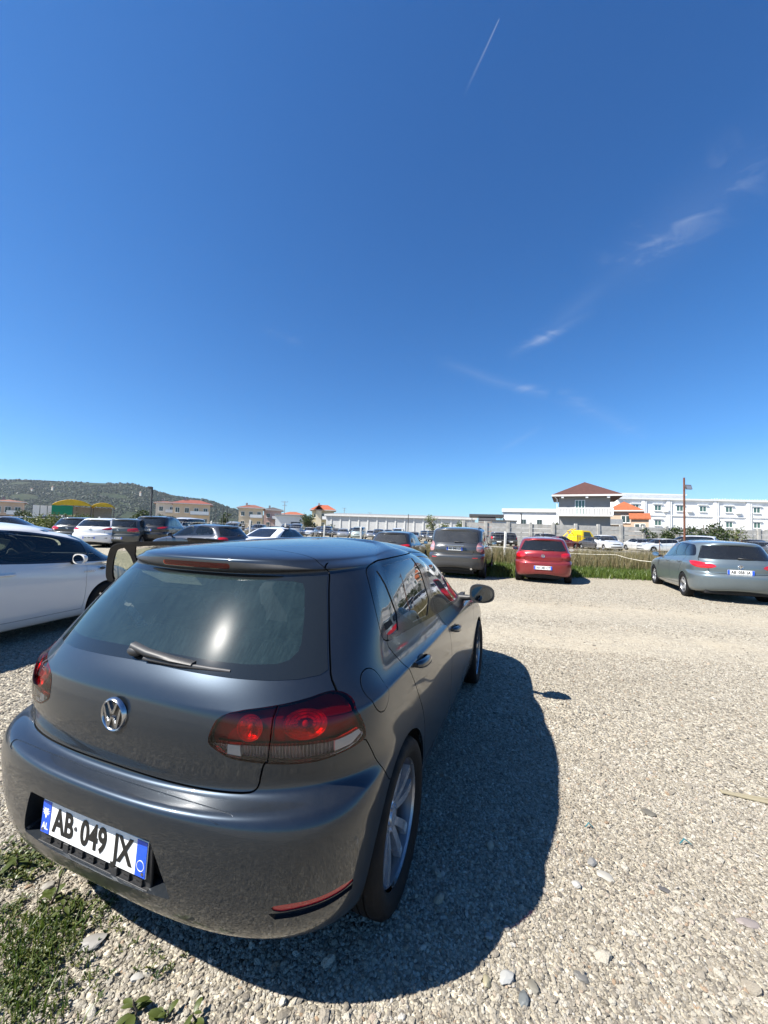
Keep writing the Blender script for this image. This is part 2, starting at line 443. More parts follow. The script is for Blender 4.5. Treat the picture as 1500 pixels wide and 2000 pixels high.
def add_box(bm, c, s, rot=None, bevel=0.0, seg=2):
    r = bmesh.ops.create_cube(bm, size=1.0); vs = r['verts']
    for v in vs: v.co = Vector((v.co.x * s[0], v.co.y * s[1], v.co.z * s[2]))
    if bevel:
        es = list({e for v in vs for e in v.link_edges})
        rb = bmesh.ops.bevel(bm, geom=es, offset=bevel, segments=seg, affect='EDGES', profile=0.5)
        vs = list({v for f in rb['faces'] for v in f.verts} | {v for v in vs if v.is_valid})
    if rot is not None: bmesh.ops.rotate(bm, verts=vs, cent=(0, 0, 0), matrix=rot if isinstance(rot, Matrix) else Euler(rot).to_matrix())
    for v in vs: v.co += Vector(c)
    return vs
def box(name, c, s, mat, parent=None, rot=None, bevel=0.0, seg=2, smooth=False):
    bm = bmesh.new(); add_box(bm, c, s, rot, bevel, seg)
    return bm_obj(name, bm, mat, parent, smooth, 40 if smooth else None)
def add_tube(bm, pts, rad, n=8, cap=True):
    pts = [Vector(p) for p in pts]; rings = []
    rads = rad if isinstance(rad, (list, tuple)) else [rad] * len(pts)
    up = Vector((0, 0, 1))
    for i, p in enumerate(pts):
        d = (pts[min(i + 1, len(pts) - 1)] - pts[max(i - 1, 0)]).normalized()
        a = up if abs(d.dot(up)) < 0.95 else Vector((1, 0, 0))
        x = d.cross(a).normalized(); y = d.cross(x).normalized()
        rings.append([bm.verts.new(p + (x * math.cos(2 * math.pi * k / n) + y * math.sin(2 * math.pi * k / n)) * rads[i]) for k in range(n)])
    for a, b in zip(rings, rings[1:]):
        for k in range(n): bm.faces.new((a[k], a[(k + 1) % n], b[(k + 1) % n], b[k]))
    if cap:
        bm.faces.new(rings[0][::-1]); bm.faces.new(rings[-1])
def tube(name, pts, rad, mat, parent=None, n=8, smooth=True):
    bm = bmesh.new(); add_tube(bm, pts, rad, n); return bm_obj(name, bm, mat, parent, smooth, 50)
def add_lathe(bm, prof, n=32, axis='x', c=(0, 0, 0)):
    """revolve (radius, along) profile around an axis through c"""
    rings = []
    for (r, a) in prof:
        ring = []
        for k in range(n):
            t = 2 * math.pi * k / n
            if axis == 'x': p = (a, r * math.cos(t), r * math.sin(t))
            elif axis == 'y': p = (r * math.cos(t), a, r * math.sin(t))
            else: p = (r * math.cos(t), r * math.sin(t), a)
            ring.append(bm.verts.new(Vector(p) + Vector(c)))
        rings.append(ring)
    for a, b in zip(rings, rings[1:]):
        for k in range(n): bm.faces.new((a[k], a[(k + 1) % n], b[(k + 1) % n], b[k]))
    return rings
def add_prism(bm, poly, h0, h1, tr):
    """extrude a 2-D polygon between two depths; tr maps (u, v, depth) to a point"""
    a = [bm.verts.new(tr(u, v, h0)) for u, v in poly]; b = [bm.verts.new(tr(u, v, h1)) for u, v in poly]
    n = len(poly)
    fs = [bm.faces.new(a[::-1]), bm.faces.new(b)]
    for i in range(n): fs.append(bm.faces.new((a[i], a[(i + 1) % n], b[(i + 1) % n], b[i])))
    return fs

# ------------------------------------------------------------------ cutting a shell into panels
VIEW = {'side': (1, 2), 'rear': (0, 2), 'top': (0, 1)}
def chaikin(pts, it=2, closed=True):
    P = np.array(pts, float)
    for _ in range(it):
        Q = np.roll(P, -1, 0) if closed else P[1:]
        A = P if closed else P[:-1]
        N = np.empty((2 * len(A), 2)); N[0::2] = .75 * A + .25 * Q; N[1::2] = .25 * A + .75 * Q
        P = N if closed else np.concatenate([P[:1], N, P[-1:]])
    return [tuple(p) for p in P]
def mirror2(pts): return [(-x, z) for x, z in pts][::-1]
def sym(half):
    """half outline listed from the centre line round to the centre line again on x >= 0"""
    return list(half) + [(-x, z) for x, z in half[::-1] if abs(x) > 1e-6]
def strip(pts, w, ext=.005):
    P = np.array(pts, float); n = len(P); L, Rr = [], []
    for i, j in ((0, 1), (-1, -2)):
        e = P[i] - P[j]; P[i] = P[i] + e / max(np.linalg.norm(e), 1e-9) * ext
    for i in range(n):
        d = P[min(i + 1, n - 1)] - P[max(i - 1, 0)]; d /= max(np.linalg.norm(d), 1e-9)
        nn = np.array([-d[1], d[0]]); L.append(tuple(P[i] + nn * w / 2)); Rr.append(tuple(P[i] - nn * w / 2))
    return L + Rr[::-1]
def ellipse(cx, cz, rx, rz, n=24, rot=0.0):
    c, s = math.cos(rot), math.sin(rot)
    return [(cx + rx * math.cos(t) * c - rz * math.sin(t) * s, cz + rx * math.cos(t) * s + rz * math.sin(t) * c) for t in (2 * math.pi * k / n for k in range(n))]
def in_poly(P, poly):
    poly = np.array(poly); x, y = P[:, 0], P[:, 1]; res = np.zeros(len(P), bool)
    j = len(poly) - 1
    for i in range(len(poly)):
        xi, yi = poly[i]; xj, yj = poly[j]
        m = ((yi > y) != (yj > y)) & (x < (xj - xi) * (y - yi) / (yj - yi + 1e-30) + xi)
        res ^= m; j = i
    return res

class Shell:
    def __init__(s, rows, nr, ns, nf, k, **kw):
        F = full_grid(bspline_up(body_rows(rows, nr, ns, nf, **kw), k)); N = grid_normals(F)
        s.F, s.N = F, N
        h, w = F.shape[:2]
        s.bm = bm = bmesh.new()
        s.nl = bm.verts.layers.float_vector.new('nrm')
        s.pl = bm.faces.layers.int.new('pid')
        V = []
        for i in range(h):
            for j in range(w):
                v = bm.verts.new(F[i, j]); v[s.nl] = N[i, j]; V.append(v)
        for i in range(h - 1):
            for j in range(w - 1):
                q = (V[i * w + j], V[i * w + j + 1], V[(i + 1) * w + j + 1], V[(i + 1) * w + j])
                bm.faces.new(q)
        seam = V[(h - 1) * w:] + [V[i * w] for i in range(h)] + [V[i * w + w - 1] for i in range(h)]
        bmesh.ops.remove_doubles(bm, verts=list(set(seam)), dist=2e-4)
        bm.normal_update()
        f = min(bm.faces, key=lambda f: f.calc_center_median().y)
        if f.normal.y > 0:
            bmesh.ops.reverse_faces(bm, faces=bm.faces[:]); bm.normal_update()
            s.flip = True
        else: s.flip = False
        # make the stored normals point outwards too
        for fc in list(bm.faces)[:1]: pass
        a = max(bm.verts, key=lambda v: v.co.x)
        if Vector(a[s.nl]).x < 0:
            for v in bm.verts: v[s.nl] = -Vector(v[s.nl])
        s.ids = {}
    def pid(s, name):
        return s.ids.setdefault(name, len(s.ids) + 1)
    def _reg(s, faces):
        n = len(s.fl); m = n + len(faces)
        if m > len(s.lo):
            k = max(2 * len(s.lo), m + 1000)
            for nm in ('lo', 'hi'):
                A = np.zeros((k, 3)); A[:n] = getattr(s, nm)[:n]; setattr(s, nm, A)
        for f in faces:
            c = np.array([v.co[:] for v in f.verts])
            s.lo[n] = c.min(0); s.hi[n] = c.max(0); s.fi[f] = n; s.fl.append(f); n += 1
    def apply(s, name, poly, view, flt=None, over=True, cut=True):
        """cut the outline into the shell and give the faces inside it the id `name`"""
        ax = VIEW[view]; bm = s.bm
        if not hasattr(s, 'fl'):
            s.fl = []; s.fi = {}; s.lo = np.zeros((len(bm.faces) * 2, 3)); s.hi = np.zeros((len(bm.faces) * 2, 3)); s._reg(list(bm.faces))
        P = np.array(poly, float); n = len(P); d0, d1 = ax
        allow = {}
        def near(lo, hi):
            k = len(s.fl)
            m = (s.hi[:k, d0] >= lo[0]) & (s.lo[:k, d0] <= hi[0]) & (s.hi[:k, d1] >= lo[1]) & (s.lo[:k, d1] <= hi[1])
            out = []
            for i in np.nonzero(m)[0]:
                f = s.fl[i]
                if not f.is_valid: continue
                if flt:
                    ok = allow.get(i)
                    if ok is None: ok = allow[i] = bool(flt(f.calc_center_median(), f.normal))
                    if not ok: continue
                out.append(f)
            return out
        for i in range(n if cut else 0):
            p, q = P[i], P[(i + 1) % n]; d = q - p; L = np.linalg.norm(d)
            if L < 1e-6: continue
            d = d / L; nn = (-d[1], d[0])
            sel = []
            for f in near(np.minimum(p, q) - 1e-4, np.maximum(p, q) + 1e-4):
                mn = 1e9; mx = -1e9
                for v in f.verts:
                    sd = (v.co[d0] - p[0]) * nn[0] + (v.co[d1] - p[1]) * nn[1]
                    if sd < mn: mn = sd
                    if sd > mx: mx = sd
                if mn < -1e-5 and mx > 1e-5: sel.append(f)
            if not sel: continue
            on = set(); sdv = lambda v: (v.co[d0] - p[0]) * nn[0] + (v.co[d1] - p[1]) * nn[1]
            for e in {e for f in sel for e in f.edges}:
                va, vb = e.verts; sa, sb = sdv(va), sdv(vb)
                if abs(sa) < 2e-6: on.add(va)
                if abs(sb) < 2e-6: on.add(vb)
                if sa * sb < 0 and abs(sa) >= 2e-6 and abs(sb) >= 2e-6:
                    on.add(bmesh.utils.edge_split(e, va, sa / (sa - sb))[1])
            nf = []
            for f in sel:
                vs = list(f.verts); k = [j for j, v in enumerate(vs) if v in on]
                if len(k) < 2: continue
                j0, j1 = k[0], k[-1]
                if len(k) > 2: j0, j1 = max(((x, y) for x in k for y in k if x < y), key=lambda t: (vs[t[0]].co - vs[t[1]].co).length)
                if j1 - j0 in (1, len(vs) - 1): continue
                try: g = bmesh.utils.face_split(f, vs[j0], vs[j1])[0]
                except ValueError: continue
                if g is not None and g not in s.fi: g.normal_update(); nf.append(g)
            s._reg(nf)
        fl = near(P.min(0), P.max(0))
        if not fl: return
        C = np.array([[f.calc_center_median()[k] for k in ax] for f in fl])
        m = in_poly(C, poly); pid = s.pid(name)
        ov = None if over is True else ({s.ids.get(x) for x in over} if over else {0})
        for f, k in zip(fl, m):
            if k and (ov is None or f[s.pl] in ov): f[s.pl] = pid
    def faces(s, name):
        p = s.ids.get(name, -1); return [f for f in s.bm.faces if f[s.pl] == p]
    def flood(s, namer, ids=(0,)):
        """name the connected pieces of what is left"""
        seen = set(); todo = [f for f in s.bm.faces if f[s.pl] in ids]; ok = set(todo)
        for f0 in todo:
            if f0 in seen: continue
            comp = [f0]; seen.add(f0); k = 0
            while k < len(comp):
                f = comp[k]; k += 1
                for e in f.edges:
                    for g in e.link_faces:
                        if g in ok and g not in seen: seen.add(g); comp.append(g)
            C = np.array([tuple(f.calc_center_median()) for f in comp])
            pid = s.pid(namer(C, len(comp)))
            for f in comp: f[s.pl] = pid
    def part(s, faces, name, mat, parent=None, rim=0.0, off=0.0, back=None, origin=None, close=False):
        """a mesh object from shell faces, shaded with the shell's own normals; rim = folded edge depth"""
        if isinstance(faces, str): faces = s.faces(faces)
        if not faces: return None
        idx = {}; V = []; N = []
        for f in faces:
            for v in f.verts:
                if v not in idx:
                    idx[v] = len(V); n = Vector(v[s.nl]).normalized(); N.append(n); V.append(v.co + n * off)
        Fc = [[idx[v] for v in f.verts] for f in faces]
        LN = [[N[i] for i in f] for f in Fc]; MI = [0] * len(Fc)
        if rim:
            cnt = {}
            for f in Fc:
                for a, b in zip(f, f[1:] + f[:1]): cnt[(a, b)] = 1
            inner = {}
            def inn(a):
                if a not in inner: inner[a] = len(V); V.append(V[a] - N[a] * rim); N.append(N[a])
                return inner[a]
            nshell = len(Fc)
            for (a, b) in list(cnt):
                if (b, a) in cnt: continue
                q = [b, a, inn(a), inn(b)]
                e1 = V[q[1]] - V[q[0]]; e2 = V[q[2]] - V[q[1]]
                nn = e1.cross(e2)
                nn = nn.normalized() if nn.length > 1e-12 else N[a]
                Fc.append(q); LN.append([nn] * 4); MI.append(0)
            if close:
                for f in Fc[:nshell]:
                    g = []
                    for a in f[::-1]: g.append(inn(a))
                    Fc.append(g); LN.append([-N[a] for a in g]); MI.append(1 if back else 0)
        if origin is not None:
            o3 = Vector(origin); V = [v - o3 for v in V]
        me = bpy.data.meshes.new(name); me.from_pydata([tuple(v) for v in V], [], Fc)
        me.materials.append(MATS[mat]); 
        if back: me.materials.append(MATS[back]); me.polygons.foreach_set('material_index', MI)
        me.polygons.foreach_set('use_smooth', [True] * len(me.polygons))
        me.update()
        me.normals_split_custom_set([tuple(n) for l in LN for n in l])
        ob = bpy.data.objects.new(name, me); link_obj(ob, parent)
        if origin is not None: ob.location = origin
        return ob

# ------------------------------------------------------------------ wheels
def tyre_mesh(rad, width, rim_r, n=72, tread=True):
    key = ('tyre', rad, width, rim_r, n)
    if key in MESHES: return MESHES[key]
    bm = bmesh.new(); w = width / 2
    prof = [(rim_r - .012, w * .82), (rim_r + .006, w * .94), (rim_r + .02, w * 1.0), ((rim_r + rad) / 2, w * 1.02),
            (rad - .022, w * .99), (rad - .008, w * .90), (rad - .001, w * .74)]
    if tread:
        for a in (.44, .14):
            prof += [(rad, w * (a + .10)), (rad, w * (a + .04)), (rad - .007, w * (a + .03)), (rad - .007, w * (a - .03)), (rad, w * (a - .04))]
    prof = prof + [(r, -a) for r, a in prof[::-1]]
    rings = add_lathe(bm, prof, n)
    if tread:   # notch the shoulder blocks
        for k in range(0, n, 3):
            for i, ring in enumerate(rings):
                if abs(prof[i][1]) > w * .7 and prof[i][0] > rad - .012:
                    v = ring[k]; d = Vector((0, v.co.y, v.co.z)); v.co -= d.normalized() * .007
    bmesh.ops.recalc_face_normals(bm, faces=bm.faces[:])
    me = bpy.data.meshes.new('tyre'); bm.to_mesh(me); bm.free()
    me.materials.append(MATS['tyre']); me.polygons.foreach_set('use_smooth', [True] * len(me.polygons)); me.set_sharp_from_angle(angle=R(38))
    MESHES[key] = me; return me
MESHES = {}
def rim_mesh(rim_r, width, style='twin', n=48, mat='alloy'):
    key = ('rim', rim_r, width, style, n, mat)
    if key in MESHES: return MESHES[key]
    bm = bmesh.new(); w = width / 2
    add_lathe(bm, [(rim_r * .93, -w * .9), (rim_r * .90, w * .1), (rim_r * .92, w * .66), (rim_r * .955, w * .80), (rim_r * .957, w * .80)], n)
    nb_ = len(bm.faces)
    for f_ in bm.faces: f_.material_index = 1
    face = w * .66
    def dish(r): return face - .045 * (1 - (r / rim_r)) ** 1.0 + 0.012 * math.sin(math.pi * r / rim_r)
    def spoke(a0, a1, r0, r1, w0, w1, twist=0.0, th=.032):
        m = 7; top = []
        for i in range(m):
            t = i / (m - 1); r = r0 + (r1 - r0) * t; a = a0 + (a1 - a0) * t + twist * math.sin(math.pi * t)
            ww = w0 + (w1 - w0) * t
            ca, sa = math.cos(a), math.sin(a); x = dish(r)
            c = Vector((0, r * ca, r * sa)); tv = Vector((0, -sa, ca))
            top.append([bm.verts.new(c + tv * ww * .5 + Vector((x - th, 0, 0))), bm.verts.new(c + tv * ww * .42 + Vector((x, 0, 0))),
                        bm.verts.new(c - tv * ww * .42 + Vector((x, 0, 0))), bm.verts.new(c - tv * ww * .5 + Vector((x - th, 0, 0)))])
        for p, q in zip(top, top[1:]):
            for k in range(3): bm.faces.new((p[k], p[k + 1], q[k + 1], q[k]))
    N5 = 5
    if style == 'twin':
        for k in range(N5):
            a = 2 * math.pi * k / N5 + .3
            spoke(a - .20, a - .20, rim_r * .20, rim_r * .955, .034, .046, -.05)
            spoke(a + .20, a + .20, rim_r * .20, rim_r * .955, .034, .046, .05)
    else:
        ns = {'five': 5, 'ten': 10, 'seven': 7}.get(style, 5)
        for k in range(ns):
            a = 2 * math.pi * k / ns + .3
            ww = {5: (.075, .060), 7: (.05, .05), 10: (.034, .034)}[ns]
            spoke(a, a + .1, rim_r * .18, rim_r * .94, ww[0], ww[1])
    add_lathe(bm, [(rim_r * .93, w * .70), (rim_r * .955, w * .80), (rim_r + .004, w * .86), (rim_r + .006, w * .78), (rim_r - .01, w * .70)], n)
    hub = rim_r * .25
    add_lathe(bm, [(hub, dish(hub) - .035), (hub, dish(hub) - .004), (hub * .9, dish(hub) + .004), (hub * .55, dish(hub) + .004), (hub * .5, dish(hub) + .010), (.001, dish(hub) + .012)], 24)
    for k in range(5):
        a = 2 * math.pi * (k + .5) / 5
        bmesh.ops.create_cone(bm, cap_ends=True, segments=8, radius1=.009, radius2=.009, depth=.012, matrix=Matrix.Translation((dish(hub) + .004, hub * .72 * math.cos(a), hub * .72 * math.sin(a))) @ Matrix.Rotation(R(90), 4, 'Y'))
    bmesh.ops.recalc_face_normals(bm, faces=bm.faces[:])
    me = bpy.data.meshes.new('rim'); bm.to_mesh(me); bm.free()
    me.materials.append(MATS[mat]); me.materials.append(MATS['alloy_dark']); me.polygons.foreach_set('use_smooth', [True] * len(me.polygons)); me.set_sharp_from_angle(angle=R(30))
    MESHES[key] = me; return me
def disc_mesh(r):
    key = ('disc', r)
    if key in MESHES: return MESHES[key]
    bm = bmesh.new()
    add_lathe(bm, [(.001, .012), (r * .45, .012), (r * .5, 0), (r, 0), (r, -.02), (.05, -.02)], 28)
    bmesh.ops.recalc_face_normals(bm, faces=bm.faces[:])
    me = bpy.data.meshes.new('brake_disc'); bm.to_mesh(me); bm.free(); me.materials.append(MATS['brake']); MESHES[key] = me; return me
def add_wheel(parent, x, y, rad, width, rim_r, style='twin', n=72, turn=0.0, spin=0.0, mat='alloy', disc=True, tread=True):
    e = empty('wheel', (x, y, rad), 0, parent)
    s = 1 if x > 0 else -1
    e.rotation_euler = (spin, 0, turn if s > 0 else math.pi + turn)
    for nm, me in (('tyre', tyre_mesh(rad, width, rim_r, n, tread)), ('rim', rim_mesh(rim_r, width, style, 48 if n > 40 else 20, mat))):
        link_obj(bpy.data.objects.new(nm, me), e)
    if disc:
        d = link_obj(bpy.data.objects.new('brake_disc', disc_mesh(rim_r * .68)), e); d.location = (width * .12, 0, 0)
    return e

# ------------------------------------------------------------------ lettering
def text_mesh(txt, size, mat, name, parent=None, sx=1.0, bold=0.0, align='CENTER', thick=0.0006):
    cu = bpy.data.curves.new(name, 'FONT'); cu.body = txt; cu.size = size; cu.align_x = align; cu.align_y = 'CENTER'
    cu.offset = bold; cu.extrude = thick; cu.resolution_u = 4
    o = bpy.data.objects.new(name, cu); COL.objects.link(o)
    dg = bpy.context.evaluated_depsgraph_get(); dg.update()
    me = bpy.data.meshes.new_from_object(o.evaluated_get(dg)); me.name = name
    bpy.data.objects.remove(o); bpy.data.curves.remove(cu)
    for v in me.vertices: v.co.x *= sx
    me.materials.clear(); me.materials.append(MATS[mat] if isinstance(mat, str) else mat)
    ob = bpy.data.objects.new(name, me); return link_obj(ob, parent)

def number_plate(parent, txt, loc, w=.52, h=.11, rx=0.0, rz=0.0, detail=True):
    """a plate facing -Y, its children the two blue bands and the characters"""
    bm = bmesh.new(); add_box(bm, (0, 0, 0), (w, .004, h), None, .0018, 2)
    p = bm_obj('number_plate', bm, 'plate_white', parent); p.location = loc; p.rotation_euler = (rx, 0, rz)
    for sx_ in (-1, 1):
        box('blue_band', (sx_ * (w / 2 - .024), -.0027, 0), (.044, .002, h - .006), 'plate_blue', p)
    parts = [txt] if isinstance(txt, str) else txt
    for (t, x, size) in parts:
        o = text_mesh(t, size, 'ink_black', 'plate_characters', p, sx=.80, bold=.0030 * size / .1)
        o.rotation_euler = (R(90), 0, 0); o.location = (x, -.0030, -.002)
    if detail:
        o = text_mesh('AL', .030, 'white_paint', 'country_letters', p, sx=.95, bold=.0004)
        o.rotation_euler = (R(90), 0, 0); o.location = (-(w / 2 - .024), -.0042, -.030)
        bm = bmesh.new()       # the double-headed eagle in the left band, an open ring in the right one
        cx, cz = -(w / 2 - .024), .016
        def pr(poly): add_prism(bm, poly, -.0036, -.0046, lambda u, v, d: Vector((cx + u, d, cz + v)))
        pr([(-.004, -.012), (0, -.020), (.004, -.012), (.005, .002), (-.005, .002)])
        for sg in (-1, 1):
            for k, (a, l) in enumerate(((35, .019), (10, .020), (-15, .019), (-40, .016))):
                ca, sa = math.cos(R(a)), math.sin(R(a)); q = [(sg * .003, .001 - .003 * k + .004), (sg * l * ca, l * sa + .004), (sg * .003, -.003 - .003 * k + .004)]
                pr(q if sg > 0 else q[::-1])
            q = [(sg * .001, .002), (sg * .003, .014), (sg * .010, .012), (sg * .006, .009), (sg * .006, .002)]
            pr(q if sg < 0 else q[::-1])
        bm_obj('eagle_emblem', bm, 'white_paint', p)
        bm = bmesh.new(); add_lathe(bm, [(.0145, -.0036), (.0158, -.0036), (.0158, -.0046), (.0145, -.0046), (.0145, -.0036)], 28, 'y', (w / 2 - .024, 0, -.020))
        bm_obj('ring_mark', bm, 'white_paint', p)
        bm = bmesh.new(); add_lathe(bm, [(.0005, -.0044), (.0065, -.0044), (.0065, -.002)], 16, 'y', (-.078, 0, .002)); bm_obj('registration_seal', bm, 'plastic_dark', p)
        for sx_ in (-1, 1):
            bm = bmesh.new(); add_lathe(bm, [(.0005, -.0065), (.0045, -.006), (.0055, -.003)], 12, 'y', (sx_ * (w / 2 - .013), 0, -h / 2 + .014)); bm_obj('screw', bm, 'chrome_dull', p)
    return p
# ------------------------------------------------------------------ the grey hatchback in front
def build_golf():
    root = empty('parked_car', (-.969, 1.336, 0), -.3564)
    tag(root, 'dark grey metallic hatchback parked nearest, its two far doors standing open, number AB 049 JX', 'car')
    S = Shell(GOLF_HI, 64, 84, 34, 6)
    right = lambda c, n: c.x > .42 and n.x > .12
    left = lambda c, n: c.x < -.42 and n.x < -.12
    rear = lambda c, n: c.y < .75 and n.y < .45
    roofr = lambda c, n: c.y < .95 and c.z > 1.2 and abs(c.x) < .66
    DLO = chaikin([(.690, 1.058), (.668, 1.108), (.692, 1.223), (.733, 1.325), (.765, 1.362), (.83, 1.383), (1.0, 1.394), (1.25, 1.402), (1.6, 1.402),
                   (1.9, 1.392), (2.15, 1.366), (2.4, 1.318), (2.65, 1.235), (2.85, 1.135), (2.97, 1.04), (3.03, .965), (3.00, .935), (2.56, .957), (1.65, 1.010), (.93, 1.055)], 2)
    quarter = chaikin([(.735, 1.078), (.722, 1.12), (.742, 1.225), (.780, 1.315), (.815, 1.345), (.868, 1.356), (.925, 1.078)], 1)
    rearg = chaikin([(.957, 1.076), (.900, 1.362), (1.05, 1.374), (1.25, 1.380), (1.53, 1.380), (1.565, 1.036)], 1)
    frontg = chaikin([(1.715, 1.026), (1.70, 1.378), (1.92, 1.366), (2.16, 1.336), (2.4, 1.285), (2.62, 1.205), (2.70, 1.16), (2.72, .972)], 1)
    mirtri = [(2.745, .972), (2.725, 1.145), (2.84, 1.08), (2.94, .985), (2.93, .962)]
    split = [(1.615, 1.42), (1.635, 1.20), (1.655, 1.02), (1.70, .965), (1.755, .88), (1.785, .78), (1.80, .65), (1.80, .50), (1.79, .36), (1.785, .32)]
    redge = [(.735, 1.085), (.705, 1.052), (.742, 1.012), (.796, .955), (.86, .875), (.96, .743), (1.035, .638), (1.075, .55), (1.095, .45), (1.11, .365)]
    sill = [(1.11, .365), (1.45, .345), (1.79, .33), (2.3, .318), (2.80, .312), (2.93, .318)]
    fedge = [(2.93, .318), (2.955, .45), (2.965, .60), (2.968, .75), (2.985, .87), (2.995, .92), (2.96, .985)]
    top_gap = DLO_top = [p for p in DLO if p[1] > 1.05]
    W = .0052
    for sd, fl in (('r', right), ('l', left)):
        S.apply('trim_' + sd, DLO, 'side', fl)
        for nm, pl in (('quarterglass_', quarter), ('rearglass_', rearg), ('frontglass_', frontg), ('mirrorpanel_', mirtri)):
            S.apply(nm + sd, pl, 'side', fl)
        for ln in (chaikin(split, 1, False), chaikin(redge, 1, False), sill, chaikin(fedge, 1, False)):
            S.apply('gap_' + sd, strip(ln, W), 'side', fl)
        # gap round the top of the door frames
        tp = sorted([p for p in DLO if p[1] > 1.06 and p[0] < 3.02], key=lambda p: math.atan2(p[1] - .9, p[0] - 1.7))
        S.apply('gap_' + sd, strip([(a, b + .004) for a, b in tp], .005), 'side', fl)
        S.apply('flap_' + sd, ellipse(.492, .945, .064, .070, 28), 'side', fl) if sd == 'r' else None
        if sd == 'r':
            o = ellipse(.492, .945, .066, .072, 28); S.apply('gap_r', strip(o + o[:1], .0035), 'side', fl)
        for wy in (.741, 3.319):
            arch = [(wy + .352 * math.cos(t), .316 + .352 * math.sin(t)) for t in np.linspace(-.5, math.pi + .5, 40)] + [(wy - .31, .0), (wy + .31, .0)]
            S.apply('hole', arch, 'side', (lambda c, n: c.x > .35) if sd == 'r' else (lambda c, n: c.x < -.35))
        S.apply('gap_' + sd, strip([(.365, .826), (.381, .815), (.424, .753), (.475, .665), (.52, .615), (.57, .585)], .004), 'side', fl)
        S.apply('gap_' + sd, strip([(3.60, .60), (3.72, .70), (3.85, .74)], .004), 'side', fl)
    # ---- tail: lights, glass, hatch
    TL = chaikin([(.402, .848), (.408, .884), (.425, .920), (.476, .942), (.601, .959), (.676, .972), (.717, .983), (.742, .984), (.770, .973), (.800, .951), (.828, .920),
                  (.846, .872), (.8505, .837), (.848, .824), (.828, .812), (.789, .801), (.751, .792), (.706, .789), (.641, .790), (.591, .793), (.528, .797), (.478, .803), (.443, .819), (.412, .834)], 1)
    strip_c = chaikin([(.413, .845), (.45, .846), (.590, .848), (.697, .849), (.781, .850), (.812, .857), (.838, .868), (.846, .846), (.826, .8195), (.789, .8085), (.751, .7995), (.706, .7965), (.641, .7975), (.591, .8005), (.528, .8045), (.482, .8095), (.447, .8245)], 1)
    for sd, mk in (('r', lambda p: p), ('l', mirror2)):
        fl = (lambda c, n: c.y < .6 and c.x > .3) if sd == 'r' else (lambda c, n: c.y < .6 and c.x < -.3)
        S.apply('lens_' + sd, mk(TL), 'rear', fl)
        S.apply('strip_' + sd, mk(strip_c), 'rear', fl)
        S.apply('white_' + sd, mk([(.783, .812), (.783, .8485), (.812, .857), (.835, .866), (.843, .848), (.822, .8215)]), 'rear', fl)
        S.apply('rev_' + sd, mk([(.47, .812), (.47, .842), (.51, .842), (.515, .808)]), 'rear', fl)
        S.apply('lampa_' + sd, mk(ellipse(.535, .897, .043, .041)), 'rear', fl)
        S.apply('lampb_' + sd, mk(ellipse(.700, .907, .070, .047, 28, -.05)), 'rear', fl)
        S.apply('lsplit_' + sd, mk(strip([(.600, .97), (.606, .87), (.600, .785)], .004)), 'rear', fl, over=['lens_' + sd, 'strip_' + sd, 'lampb_' + sd, 'lampa_' + sd])
        S.apply('reflector_' + sd, mk(chaikin([(.661, .416), (.708, .418), (.772, .412), (.849, .413), (.846, .392), (.793, .391), (.732, .393), (.675, .393)], 1)), 'rear', lambda c, n: c.y < .45 and c.z < .5)
        S.apply('reflslot_' + sd, mk([(.655, .392), (.675, .390), (.732, .3905), (.793, .3885), (.846, .3895), (.843, .372), (.793, .366), (.732, .366), (.670, .368)]), 'rear', lambda c, n: c.y < .45 and c.z < .5)
    glass_o = sym([(0, 1.033), (.065, 1.032), (.252, 1.027), (.408, 1.022), (.542, 1.020), (.630, 1.022), (.688, 1.030), (.703, 1.042), (.695, 1.060), (.643, 1.187), (.586, 1.310), (.572, 1.345), (0, 1.352)])
    glass_i = sym([(0, 1.068), (.16, 1.067), (.38, 1.061), (.454, 1.060), (.545, 1.064), (.578, 1.075), (.594, 1.099), (.592, 1.125), (.565, 1.20), (.520, 1.292), (.500, 1.318), (.46, 1.325), (0, 1.330)])
    S.apply('frit', glass_o, 'rear', lambda c, n: c.y < .72 and c.z > .95 and n.y < .2)
    S.apply('rearwin', glass_i, 'rear', lambda c, n: c.y < .72 and c.z > .95 and n.y < .2)
    hatch_side = chaikin([(.552, 1.392), (.576, 1.350), (.592, 1.312), (.649, 1.187), (.702, 1.060), (.718, 1.020), (.744, .986)], 1, False)
    hatch_low = chaikin([(.594, .796), (.586, .783), (.578, .750), (.573, .722), (.565, .706), (.545, .699), (.47, .696), (.335, .695), (.15, .696), (0, .697)], 1, False)
    seam_roof = [(.505, 1.4195), (.42, 1.4345), (.30, 1.4452), (.15, 1.4515), (0, 1.4535)]
    for mk in (lambda p: p, mirror2):
        S.apply('gap_t', strip(mk(hatch_side), .0048), 'rear', lambda c, n: c.y < .8 and n.y < .5, over=[])
        S.apply('gap_t', strip(mk(hatch_side), .0048, .008), 'rear', lambda c, n: c.y < .8 and n.y < .5)
        S.apply('gap_t', strip(mk(hatch_low), .0055), 'rear', lambda c, n: c.y < .3 and c.z < .82, over=[])
    S.apply('gap_t', strip(hatch_low, .0055), 'rear', lambda c, n: c.y < .3 and c.z < .82)
    S.apply('gap_t', strip(mirror2(hatch_low), .0055), 'rear', lambda c, n: c.y < .3 and c.z < .82)
    # roof / spoiler seam in plan view
    ps = [(.560, .570), (.515, .585), (.42, .615), (.30, .640), (.15, .655), (0, .660), (-.15, .655), (-.30, .640), (-.42, .615), (-.515, .585), (-.560, .570)]
    S.apply('gap_t', strip(ps, .0045), 'top', lambda c, n: c.z > 1.352 and n.z > .2)
